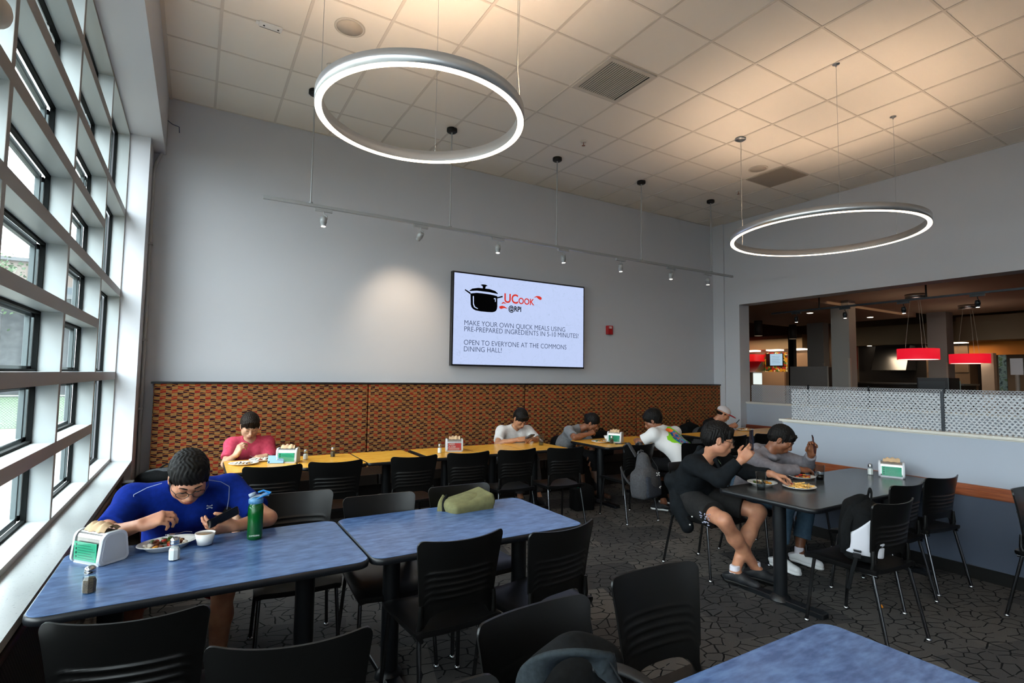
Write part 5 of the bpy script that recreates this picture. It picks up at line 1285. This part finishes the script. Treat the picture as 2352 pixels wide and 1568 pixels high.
obj('screen', MB().box(-.066, .066, -.032, .032, .004, .0046), mat('screen_dark', '15181f', .1, emit='1c222c', es=.1), p_)

# man in pink on the banquette
root, H, part, mbp = person('young man in a pink t-shirt eating on the banquette, white earbud in his ear', dict(
    head=(.485, 5.83, 1.05), face=(.04, -.88, -.46), neck=(.50, 5.93, .925), chest=(.505, 5.98, .79), hip=(.51, 6.13, .555),
    shR=(.345, 5.94, .868), shL=(.662, 5.94, .862), elR=(.285, 5.80, .70), wrR=(.36, 5.665, .795), handR=((.35, -.25, .85), (-.6, -.5, .3), (.6, .6, .65, .7), .7),
    elL=(.715, 5.82, .67), wrL=(.625, 5.64, .775), handL=((-.85, -.4, -.05), (.1, -.3, .9), (.4, .4, .45, .5), .4),
    knR=(.40, 5.62, .52), knL=(.62, 5.62, .52), anR=(.375, 5.40, .10), anL=(.62, 5.52, .10), toR=(.36, 5.22, 0), toL=(.62, 5.34, 0), seed=2),
    SK4, .0065, fabric('pink', 'b03a52', 'c14a60'), HAIRB, 'fringe', (fabric('navy', '1d2230', '262c3c'), .8, .10), (BSHOE, BSOLE, SOCK), dict(earbud=-1), b=.93)
# man in the plain white shirt
WH = fabric('white', 'c9c7c6', 'd8d6d5')
root, H, part, mbp = person('man in a loose white t-shirt looking down at his phone on the banquette', dict(
    head=(3.60, 5.755, 1.035), face=(-.06, -.76, -.62), headup=(0, -.3, 1), neck=(3.60, 5.88, .93), chest=(3.60, 5.94, .79), hip=(3.60, 6.12, .555),
    shR=(3.40, 5.90, .868), shL=(3.80, 5.90, .862), elR=(3.25, 5.73, .735), wrR=(3.44, 5.56, .800), handR=((.80, -.45, .1), (-.3, -.5, .8), (.5, .5, .55, .6), .6),
    elL=(3.87, 5.71, .73), wrL=(3.67, 5.56, .800), handL=((-.80, -.45, .1), (.3, -.5, .8), (.5, .5, .55, .6), .6),
    knR=(3.50, 5.62, .52), knL=(3.72, 5.62, .52), anR=(3.48, 5.55, .10), anL=(3.72, 5.50, .10), toR=(3.46, 5.36, 0), toL=(3.72, 5.32, 0), seed=6),
    SK2, .0065, WH, HAIRM, 'fringe', (fabric('grey', '3a3c40', '46484c'), 1.9, .06), (BSHOE, BSOLE, None), b=.95)
p_ = thing('smartphone', 'phone held in both hands by the man in the plain white shirt', 'phone', (3.555, 5.475, .838)); p_.rotation_euler = (D(62), 0, D(8))
obj('body', MB().rbox(-.036, .036, -.004, .004, -.07, .07, .008), mat('phone_black', '08090b', .2), p_)
obj('case', MB().rbox(-.037, .037, -.0055, -.003, -.071, .071, .008), mat('phone_clear', '4a4c50', .3), p_)
# woman in grey
root, H, part, mbp = person('woman in a grey t-shirt and brown boots leaning over her bowl', dict(
    head=(4.715, 5.675, .955), face=(.50, -.66, -.55), headup=(0, -.2, 1), hs=.96, neck=(4.60, 5.80, .885), chest=(4.53, 5.87, .77), hip=(4.43, 6.05, .555),
    shR=(4.385, 5.76, .845), shL=(4.70, 5.92, .835), elR=(4.29, 5.52, .785), wrR=(4.49, 5.46, .835), handR=((.85, .05, .25), (-.2, -.6, .7), (.6, .6, .6, .65), .7, .93),
    elL=(4.78, 5.74, .63), wrL=(4.62, 5.585, .53), handL=((-.3, -.5, -.8), (.5, -.7, .2), (.3, .3, .35, .4), .3, .93),
    knR=(4.31, 5.47, .52), knL=(4.62, 5.55, .52), anR=(4.29, 5.36, .10), anL=(4.60, 5.42, .10), toR=(4.30, 5.18, 0), toL=(4.66, 5.24, 0), seed=8),
    SK3, .0065, fabric('heather', '74777c', '85888c'), HAIRM, 'bun', (fabric('black_leggings', '0b0b0d', '121214'), 2.0, .052), (BOOT, BSOLE, None), b=.92)
for kx, ax_ in (((4.31, 5.47), (4.29, 5.36)), ((4.62, 5.55), (4.60, 5.42))):
    a, b_ = V(kx[0]*.55+ax_[0]*.45, kx[1]*.55+ax_[1]*.45, .34), V(ax_[0], ax_[1], .07)
    Q = Sdf(); Q.cone(a+V(0, 0, .05), b_, .064, .048, .02).plane(a, V(0, 0, 1), .005); part('boot_shaft', Q, BOOT, wr=.003)
# man seen from behind in the printed shirt
def f_print(nt, p):
    v = co(nt); x, y, z = sep(nt, v)
    n = noise(nt, v, 9, 2); n2 = noise(nt, v, 26, 3)
    def blob(cx, cz, rx, rz, wob=.5):
        d = mth(nt, 'ADD', mth(nt, 'POWER', mth(nt, 'DIVIDE', mth(nt, 'SUBTRACT', x, cx), rx), 2), mth(nt, 'POWER', mth(nt, 'DIVIDE', mth(nt, 'SUBTRACT', z, cz), rz), 2))
        d = mth(nt, 'ADD', d, mth(nt, 'MULTIPLY', mth(nt, 'SUBTRACT', n, .5), wob*2)); back = mth(nt, 'LESS_THAN', y, .27)
        return mth(nt, 'MULTIPLY', mth(nt, 'LESS_THAN', d, 1), back)
    c = mixc(nt, blob(-.055, .87, .125, .115, 1.2), 'd8d6d5', '7fc226')
    c = mixc(nt, blob(.01, .80, .07, .05), c, '4aa52c')
    inner = ramp(nt, n2, [(0, '1f4f9a'), (.44, '2b6fb4'), (.5, '3a9a8a'), (.56, 'e2562a'), (.62, '2a4fa0')], 'CONSTANT')
    c = mixc(nt, blob(-.045, .86, .082, .088, .3), c, inner)
    c = mixc(nt, blob(-.065, .945, .055, .022, .6), c, 'ee6a2c')
    t_ = mth(nt, 'MULTIPLY', blob(-.02, .715, .085, .018, .2), mth(nt, 'GREATER_THAN', noise(nt, v, 55, 1), .48)); c = mixc(nt, t_, c, '3f5f88')
    nt.links.new(c, p.inputs['Base Color'])
PRINT = mat('cloth_printed', 'd8d6d5', .9, spec=.2, fn=f_print)
root, H, part, mbp = person('man seen from behind in a white t-shirt with a bright green and blue back print', dict(
    head=(4.905, 4.74, 1.045), face=(-.55, .68, -.45), neck=(4.95, 4.66, .965), chest=(4.99, 4.58, .82), hip=(5.06, 4.33, .555), bow=(.0, -.045, .02),
    shR=(5.17, 4.62, .905), shL=(4.775, 4.60, .900), elR=(5.25, 4.83, .795), wrR=(5.05, 4.97, .790), handR=((-.8, .4, 0), (0, .2, 1), (.4, .4, .45, .5), .4),
    elL=(4.67, 4.74, .795), wrL=(4.83, 4.95, .790), handL=((.7, .6, 0), (0, .2, 1), (.4, .4, .45, .5), .4),
    knR=(5.16, 4.72, .52), knL=(4.93, 4.74, .52), anR=(5.16, 4.70, .10), anL=(4.84, 4.50, .10), toR=(5.17, 4.88, 0), toL=(4.80, 4.66, 0), seed=5),
    SK3, .0065, PRINT, HAIRM, 'fluffy', (fabric('black_leggings', '0b0b0d', '121214'), 1.9, .06), (BSHOE, WSOLE, None), hem=-.03)
# person in the white cap
root, H, part, mbp = person('person in a white cap with red brim and black shirt in the far corner', dict(
    head=(7.40, 5.61, 1.005), face=(.66, -.60, -.45), neck=(7.33, 5.72, .90), chest=(7.31, 5.78, .77), hip=(7.28, 5.98, .555),
    shR=(7.12, 5.68, .85), shL=(7.46, 5.88, .85), elR=(7.20, 5.48, .775), wrR=(7.42, 5.46, .82), handR=((.85, .0, .2), (-.2, -.6, .7), (.5, .5, .6, .6), .6),
    elL=(7.64, 5.74, .76), wrL=(7.56, 5.53, .82), handL=((-.3, -.7, .3), (.5, -.3, .7), (.5, .5, .6, .6), .5),
    knR=(7.2, 5.5, .52), knL=(7.45, 5.55, .52), anR=(7.2, 5.45, .1), anL=(7.45, 5.45, .1), toR=(7.2, 5.27, 0), toL=(7.5, 5.27, 0), seed=7),
    SK1, .0075, fabric('black', '0e0e10', '17171a'), HAIRB, 'cap', (fabric('grey', '3a3c40', '46484c'), 1.9, .06), (BSHOE, BSOLE, None), dict(cap=mat('cap_white', 'c9c3c6', .8), brim=mat('cap_red', 'a50f24', .7), glasses=True, earbud=-1))
p_ = thing('smartphone', 'phone raised in the hands of the person in the white cap', 'phone', (7.53, 5.455, .875)); p_.rotation_euler = (D(40), 0, D(40))
obj('body', MB().rbox(-.036, .036, -.004, .004, -.07, .07, .008), mat('phone_black', '08090b', .2), p_)
obj('screen', MB().box(-.032, .032, .004, .0045, -.064, .064), mat('screen_dark', '15181f', .1), p_)

# man in the black jacket
JK = fabric('jacket', '0b0e11', '14181c', 26)
root, H, part, mbp = person('man in a black jacket and dark shorts photographing his food with a raised phone', dict(
    head=(3.670, 2.830, 1.088), face=(.70, -.68, -.20), hs=1.10, neck=(3.685, 2.955, .940), chest=(3.71, 3.035, .80), hip=(3.735, 3.13, .555), bow=(-.01, .05, .01),
    shR=(3.535, 2.975, .872), shL=(3.895, 2.945, .872), elR=(3.500, 2.690, .810), wrR=(3.606, 2.575, .962), handR=((.58, -.36, .73), (-.62, -.72, .25), (.34, .40, .48, .55), .55, 1.05),
    elL=(3.955, 2.760, .808), wrL=(3.905, 2.520, .842), handL=((.80, -.52, -.16), (.15, -.1, .95), (.38, .42, .42, .45), .5, 1.02, .5),
    knR=(3.49, 2.650, .505), knL=(3.985, 2.690, .50), anR=(3.81, 2.610, .115), anL=(3.60, 2.640, .115), toR=(3.93, 2.46, 0), toL=(3.69, 2.49, 0), hipdir=(-1, .05, 0), seed=9),
    SK1, .0046, JK, HAIRM, 'fringe', (fabric('shorts', '1b1b1c', '242424'), .74, .105), (BSHOE, BSOLE, SOCK), dict(glasses=True, lace=mat('lace_grey', '4a4d52', .6)), sleeve='long', neckline='v', hem=-.06, b=1.04)
Q = Sdf(); Q.path([(3.60, 3.20, .62), (3.55, 3.13, .50), (3.53, 3.03, .36)], [.07, .075, .052], .03); Q.path([(3.86, 3.20, .62), (3.90, 3.14, .52)], [.07, .055], .03); Q.cone((3.58, 3.22, .70), (3.88, 3.22, .70), .08, .08, .03)
part('jacket_tail', Q, JK, .006, wr=.004)
Q = Sdf(); nk = V(3.685, 2.955, .940)
Q.path([nk+V(-.075, .05, .0), nk+V(-.06, -.02, .045), nk+V(-.01, -.085, -.01), nk+V(.01, -.115, -.09)], [.022, .020, .018, .012], .02); Q.path([nk+V(-.075, .05, .0), nk+V(0, .07, .05), nk+V(.075, .045, .02), nk+V(.085, -.03, .02), nk+V(.05, -.10, -.07)], [.022, .022, .02, .018, .012], .02)
part('collar', Q, JK, .005)
bm_ = MB()
for q in ((3.735, 2.805, .865), (3.60, 2.94, .62), (3.56, 2.955, .54), (3.51, 2.965, .46), (3.495, 2.975, .395)): bm_.sphere(q, .0065, 10, 6)
mbp('button', bm_, mat('button_white', 'e6e4e0', .3))
fl = MB(); rnd = random.Random(2)
for k in range(26):
    c = V(3.46+rnd.uniform(-.012, .03), 2.775+rnd.uniform(-.05, .05), .50+rnd.uniform(-.05, .04)); fl.sphere(tuple(c+V(-.03, 0, 0)), (.004, .007, .005), 6, 4)
mbp('printed_pattern', fl, mat('print_pale', '9a9db5', .7))
mbp('necklace', MB().tube([(3.70, 2.885, .955), (3.715, 2.86, .905), (3.725, 2.85, .885)], .0022, 5), mat('necklace_green', '8fa882', .3))
p_ = thing('smartphone', 'dark blue phone held up by the man in the black jacket', 'phone', (3.690, 2.545, 1.110)); p_.rotation_euler = (D(4), D(12), D(52))
obj('body', MB().rbox(-.037, .037, -.0045, .0045, -.078, .078, .009), mat('phone_navy', '0d1020', .25), p_)
obj('screen', MB().box(-.033, .033, .0045, .005, -.072, .072), mat('screen_dark', '15181f', .1), p_)
obj('camera_lens', MB().lathe([(.001, 0), (.009, 0), (.009, .0015), (.001, .0015)], 12, c=(-.02, -.0065, .058), ax='y'), BLACK, p_)
# student in jeans
root, H, part, mbp = person('student in a grey sweatshirt and blue jeans beside the man in black jacket', dict(
    head=(4.60, 2.870, 1.035), face=(.35, -.74, -.55), neck=(4.54, 2.965, .925), chest=(4.51, 3.03, .79), hip=(4.47, 3.15, .555),
    shR=(4.325, 2.975, .860), shL=(4.725, 2.975, .860), elR=(4.27, 2.72, .805), wrR=(4.48, 2.63, .815), handR=((.85, -.3, -.05), (0, -.2, .95), (.4, .4, .45, .5), .4),
    elL=(4.87, 2.80, .800), wrL=(4.760, 2.690, .915), handL=((-.15, -.15, .95), (.5, .5, .1), (.5, .55, .6, .65), .6),
    knR=(4.30, 2.66, .52), knL=(4.63, 2.66, .52), anR=(4.26, 2.70, .10), anL=(4.515, 2.675, .105), toR=(4.26, 2.52, 0), toL=(4.56, 2.50, 0), seed=11),
    SK3, .006, fabric('hoodie', '6d6a70', '7d7a80'), HAIRM, 'side', (fabric('jeans', '40566a', '4d6478'), 1.72, .066), (WSHOE, WSOLE, SOCK), dict(lace=mat('lace_white', 'd0d2d4', .6)), sleeve='long')
Q = Sdf(); nk = V(4.54, 2.965, .925)
Q.path([nk+V(-.08, -.02, -.02), nk+V(-.07, .07, .01), nk+V(0, .11, .015), nk+V(.07, .07, .01), nk+V(.08, -.02, -.02), nk+V(.03, -.08, -.05), nk+V(-.03, -.08, -.05), nk+V(-.08, -.02, -.02)], [.028, .035, .04, .035, .028, .022, .022, .028], .02)
part('hood', Q, fabric('hoodie', '', ''), .006, wr=.003)
st = MB()
for k in range(3): st.band([(4.585+.004*k, 2.63-.028*k, .022), (4.587+.004*k, 2.615-.028*k, .045), (4.565+.004*k, 2.60-.028*k, .066)], (1, .2, .3), .010, .004)
mbp('shoe_stripes', st, mat('stripe_grey', '6d7478', .5))
p_ = thing('smartphone', 'maroon phone held upright in the raised hand of the student in jeans', 'phone', (4.735, 2.655, 1.01)); p_.rotation_euler = (D(-6), D(-12), D(35))
obj('body', MB().rbox(-.04, .04, -.0045, .0045, -.075, .075, .009), mat('phone_maroon', '38191a', .3), p_)

# ------------------------------------------------------------------ bags
def bag_base(name, label, loc, rot, cat='backpack'):
    t = thing(name, label, cat, loc); t.rotation_euler = rot; return t
def bag_body(t, w, d, hgt, m, mp, h=.006, pocket=True, wr=.004, seed=1, taper=False):
    Q = Sdf()
    if taper: Q.ell((0, d*.5, hgt*.30), (w*.52, d*.52, hgt*.34), None, .05).cone((0, d*.42, hgt*.4), (0, d*.34, hgt*.88), w*.36, w*.21, .06)
    else: Q.ell((0, d*.46, hgt*.50), (w*.52, d*.50, hgt*.54), None, .05)
    Q.box((0, d*.40, hgt*(.30 if taper else .42)), (w*(.33 if taper else .36), d*.26, hgt*(.2 if taper else .34)), None, .05, .06); Q.plane((0, 0, .0), (0, -1, 0), .02).plane((0, 0, 0), (0, 0, -1), .02)
    me = Q.mesh('body', h, wr=wr, wf=22, seed=seed); me.materials.append(m); o = bpy.data.objects.new('body', me); C.objects.link(o); o.parent = t
    if pocket:
        Q = Sdf(); Q.ell((0, d*.78, hgt*.30), (w*.40, d*.26, hgt*.27), None, .04).box((0, d*.74, hgt*.28), (w*.30, d*.12, hgt*.18), None, .03, .04); me = Q.mesh('front_pocket', h, wr=wr, wf=22, seed=seed+3); me.materials.append(mp)
        o = bpy.data.objects.new('front_pocket', me); C.objects.link(o); o.parent = t
    return t
GRYB = fabric('pack_grey', '3e3f42', '4a4b4f', 60); GRYD = fabric('pack_slate', '31353d', '3a3f49', 60); BLKB = fabric('pack_black', '08090a', '101214', 60); STRP = fabric('strap_grey', '1d2225', '272d31', 80)
# grey backpack hanging on a chair back
bg = bag_base('backpack', 'grey backpack with white brand mark hanging on the back of a chair', (4.19, 4.245, .29), (D(4), 0, D(188)))
bag_body(bg, .33, .21, .47, GRYB, GRYD, seed=2, taper=True)
s_ = MB()
for sx_1 in (-1, 1): s_.band([(sx_1*.055, .03, .44), (sx_1*.085, .0, .52), (sx_1*.10, -.03, .575), (sx_1*.10, -.075, .545), (sx_1*.095, -.085, .48)], (0, 1, .4), .055, .010)
obj('shoulder_strap', s_, GRYB, bg)
obj('loose_strap', MB().band([(.13, .03, .12), (.20, .0, .20), (.235, -.03, .30), (.23, -.04, .33), (.225, -.03, .16), (.24, -.02, .04)], (0, 1, 0), .028, .004), GRYB, bg)
obj('grab_handle', MB().band([(-.05, .05, .46), (-.03, .05, .49), (.03, .05, .49), (.05, .05, .46)], (0, 0, 1), .022, .006), GRYB, bg)
mk_ = brand_mark((-.045, .226, .255), (1, 0, 0), (0, 0, 1), .028); obj('brand_mark', mk_, mat('mark_white', 'e4e4e4', .4), bg)
obj('buckle', MB().tube([(-.075, .235, .125), (-.05, .245, .13), (-.03, .245, .12), (-.045, .245, .112)], .004, 6).tube([(-.12, .20, .13), (-.13, .19, .11)], .004, 6), mat('mark_white'), bg)
z_ = MB()
for sx_1 in (-1, 1): z_.tube([(sx_1*.055, .205, .08), (sx_1*.075, .225, .20), (sx_1*.065, .205, .33), (sx_1*.03, .16, .43)], .003, 5)
obj('zip', z_, mat('zip_dark', '202224', .5), bg)
# olive backpack on the chair behind the empty blue table
OLV = fabric('olive', '5f5e42', '6c6b4b', 30)
bg = bag_base('backpack', 'olive green canvas backpack slumped on a chair behind the empty blue table', (1.50, 3.17, .465), (D(-4), D(4), D(183)))
Q = Sdf(); Q.box((0, .12, .17), (.105, .065, .15), None, .035, .03).ell((-.02, .12, .30), (.145, .085, .075), None, .05); me = Q.mesh('body', .006, wr=.005, wf=20); me.materials.append(OLV); o = bpy.data.objects.new('body', me); C.objects.link(o); o.parent = bg
Q = Sdf(); Q.box((-.02, .125, .335), (.125, .075, .012), np.array(Matrix.Rotation(.12, 3, 'Y')), .02, .02).box((-.02, .205, .285), (.12, .008, .045), None, .012, .03); me = Q.mesh('top_flap', .006, wr=.004, wf=24, seed=5); me.materials.append(OLV); o = bpy.data.objects.new('top_flap', me); C.objects.link(o); o.parent = bg
obj('shoulder_strap', MB().band([(.10, .05, .36), (.15, .10, .33), (.175, .15, .24), (.165, .17, .12)], (.5, 1, 0), .05, .012), OLV, bg)
obj('strap_webbing', MB().band([(.09, .06, .372), (.135, .10, .345), (.16, .16, .26), (.15, .18, .14)], (.5, 1, .2), .022, .010), BLKB, bg)
# grey-strapped backpack at the bottom of the view
bg = bag_base('backpack', 'black backpack with padded grey straps on the chair at the bottom centre', (.93, 1.30, .465), (D(4), 0, D(196)))
bag_body(bg, .30, .20, .36, BLKB, BLKB, seed=6)
def wl(t, pts):
    m = (Matrix.Translation(t.location) @ t.rotation_euler.to_matrix().to_4x4()).inverted(); return [tuple(m @ Vector(p)) for p in pts]
W1 = wl(bg, [(.745, 1.17, .70), (.745, 1.15, .80), (.775, 1.11, .875), (.83, 1.06, .905), (.89, 1.03, .885), (.935, 1.02, .81), (.955, 1.02, .71), (.95, 1.02, .60)])
obj('shoulder_strap', MB().band(W1, [(-.9, .3, .3), (-.9, .2, .5), (-.6, -.2, .8), (-.2, -.5, .9), (.3, -.6, .8), (.7, -.6, .4), (.7, -.7, .1), (.7, -.7, .1)], .068, .016), STRP, bg)
obj('strap_piping', MB().tube(wl(bg, [(.83, 1.052, .917), (.895, 1.018, .895), (.945, 1.008, .815), (.966, 1.008, .71)]), .0028, 5), mat('piping_dark', '15181a', .6), bg)
obj('leather_tab', MB().band(wl(bg, [(.952, 1.008, .80), (.965, 1.006, .75), (.967, 1.006, .71)]), (.7, -.7, .3), .034, .006), mat('tab_tan', '7a5540', .7), bg)
obj('second_strap', MB().band(wl(bg, [(.96, 1.14, .80), (1.00, 1.08, .81), (1.05, 1.02, .78), (1.08, 1.00, .70), (1.07, 1.0, .58)]), (0, 0, 1), .045, .012), mat('strap_black', '101214', .6), bg)
obj('side_panel', MB().band(wl(bg, [(.765, 1.12, .82), (.735, 1.08, .72), (.74, 1.06, .58)]), (-.6, -.8, .2), .045, .006), STRP, bg)
# black and white backpack on the near chair of the charcoal table
bg = bag_base('backpack', 'black backpack with a white lower panel on the chair at the charcoal table', (3.705, 1.72, .465), (D(6), 0, D(35)))
bag_body(bg, .29, .19, .37, BLKB, BLKB, seed=7, pocket=False)
Q = Sdf(); Q.ell((0, .088, .185), (.158, .101, .206), None, .05).box((0, .076, .155), (.110, .054, .130), None, .05, .06); Q.plane((-.035, 0, 0), (1, 0, 0), .006).plane((0, .03, .30), (0, .72, .69), .006).plane((0, 0, .045), (0, 0, -1), .01); me = Q.mesh('white_panel', .006, wr=.003); me.materials.append(mat('panel_white', 'b9bac2', .6)); o = bpy.data.objects.new('white_panel', me); C.objects.link(o); o.parent = bg
obj('grab_handle', MB().band([(-.05, .05, .36), (-.04, .05, .41), (.02, .05, .42), (.05, .05, .37)], (0, 1, 0), .026, .008), BLKB, bg)
obj('shoulder_strap', MB().band([(-.04, .06, .37), (-.10, .13, .34), (-.15, .185, .22), (-.15, .18, .10), (-.12, .17, .03)], (-1, .3, 0), .055, .012), BLKB, bg)
obj('strap_buckle', MB().box(-.185, -.165, .10, .14, .03, .055).box(-.185, -.165, .10, .14, .065, .075), mat('buckle_black', '16181b', .3), bg)
obj('strap_tail', MB().band([(-.175, .12, .04), (-.19, .14, -.06), (-.195, .15, -.16)], (-1, .4, 0), .022, .003), BLKB, bg)
# other bags
bg = bag_base('backpack', 'dark backpack lying on the banquette in the corner behind the man in blue', (-.14, 6.33, .455), (0, 0, D(180)))
Q = Sdf(); Q.ell((.06, .14, .09), (.25, .15, .09), None, .05).box((.06, .13, .06), (.18, .09, .035), None, .03, .05); Q.plane((0, 0, 0), (0, 0, -1), .01); me = Q.mesh('body', .007, wr=.004); me.materials.append(BLKB); o = bpy.data.objects.new('body', me); C.objects.link(o); o.parent = bg
obj('top_panel', MB().sphere((.08, .13, .135), (.18, .11, .05), 20, 10), fabric('pack_speckle', '2e3134', '52565a', 120), bg)
obj('handle', MB().band([(.12, .12, .18), (.05, .1, .215), (-.08, .1, .205), (-.14, .1, .15)], (0, 0, 1), .03, .008), BLKB, bg)
for loc, rz, lb, s in (((5.13, 6.03, .455), 178, 'small black backpack on the banquette behind the woman in grey', .9), ((7.22, 6.22, .455), 175, 'black backpack on the banquette left of the person in the white cap', 1.0)):
    bg = bag_base('backpack', lb, loc, (0, 0, D(rz))); bag_body(bg, .30, .20, .38*s, BLKB, BLKB, h=.008)
    obj('grab_handle', MB().band([(-.04, .06, .36*s), (-.03, .06, .41*s), (.03, .06, .41*s), (.04, .06, .36*s)], (0, 1, 0), .022, .007), BLKB, bg)
bg = bag_base('backpack', 'black bag with a teal tie on the floor by the boots of the woman', (4.05, 5.12, 0), (0, 0, D(170)))
bag_body(bg, .24, .18, .30, BLKB, BLKB, h=.008, pocket=False)
obj('teal_tie', MB().tube([(.08, .15, .27), (.12, .17, .29)], .006, 5), mat('teal', '1f8a78', .5), bg)
# dark jacket over the farthest chair
Q = Sdf(); Q.path([(4.90, 3.22, .80), (5.05, 3.24, .835), (5.20, 3.22, .79)], [.045, .05, .045], .04).path([(4.90, 3.15, .74), (4.92, 3.10, .56)], [.05, .05], .05).path([(5.20, 3.12, .74), (5.24, 3.06, .54)], [.055, .06], .05).box((5.05, 3.16, .62), (.13, .02, .16), None, .03, .05)
me = Q.mesh('jacket', .007, (5.05, 3.2, .5), wr=.005); me.materials.append(JK); o = bpy.data.objects.new('jacket', me); C.objects.link(o); o.location = (5.05, 3.2, .5); tag(o, 'dark jacket draped over the chair back next to the half wall', 'jacket')
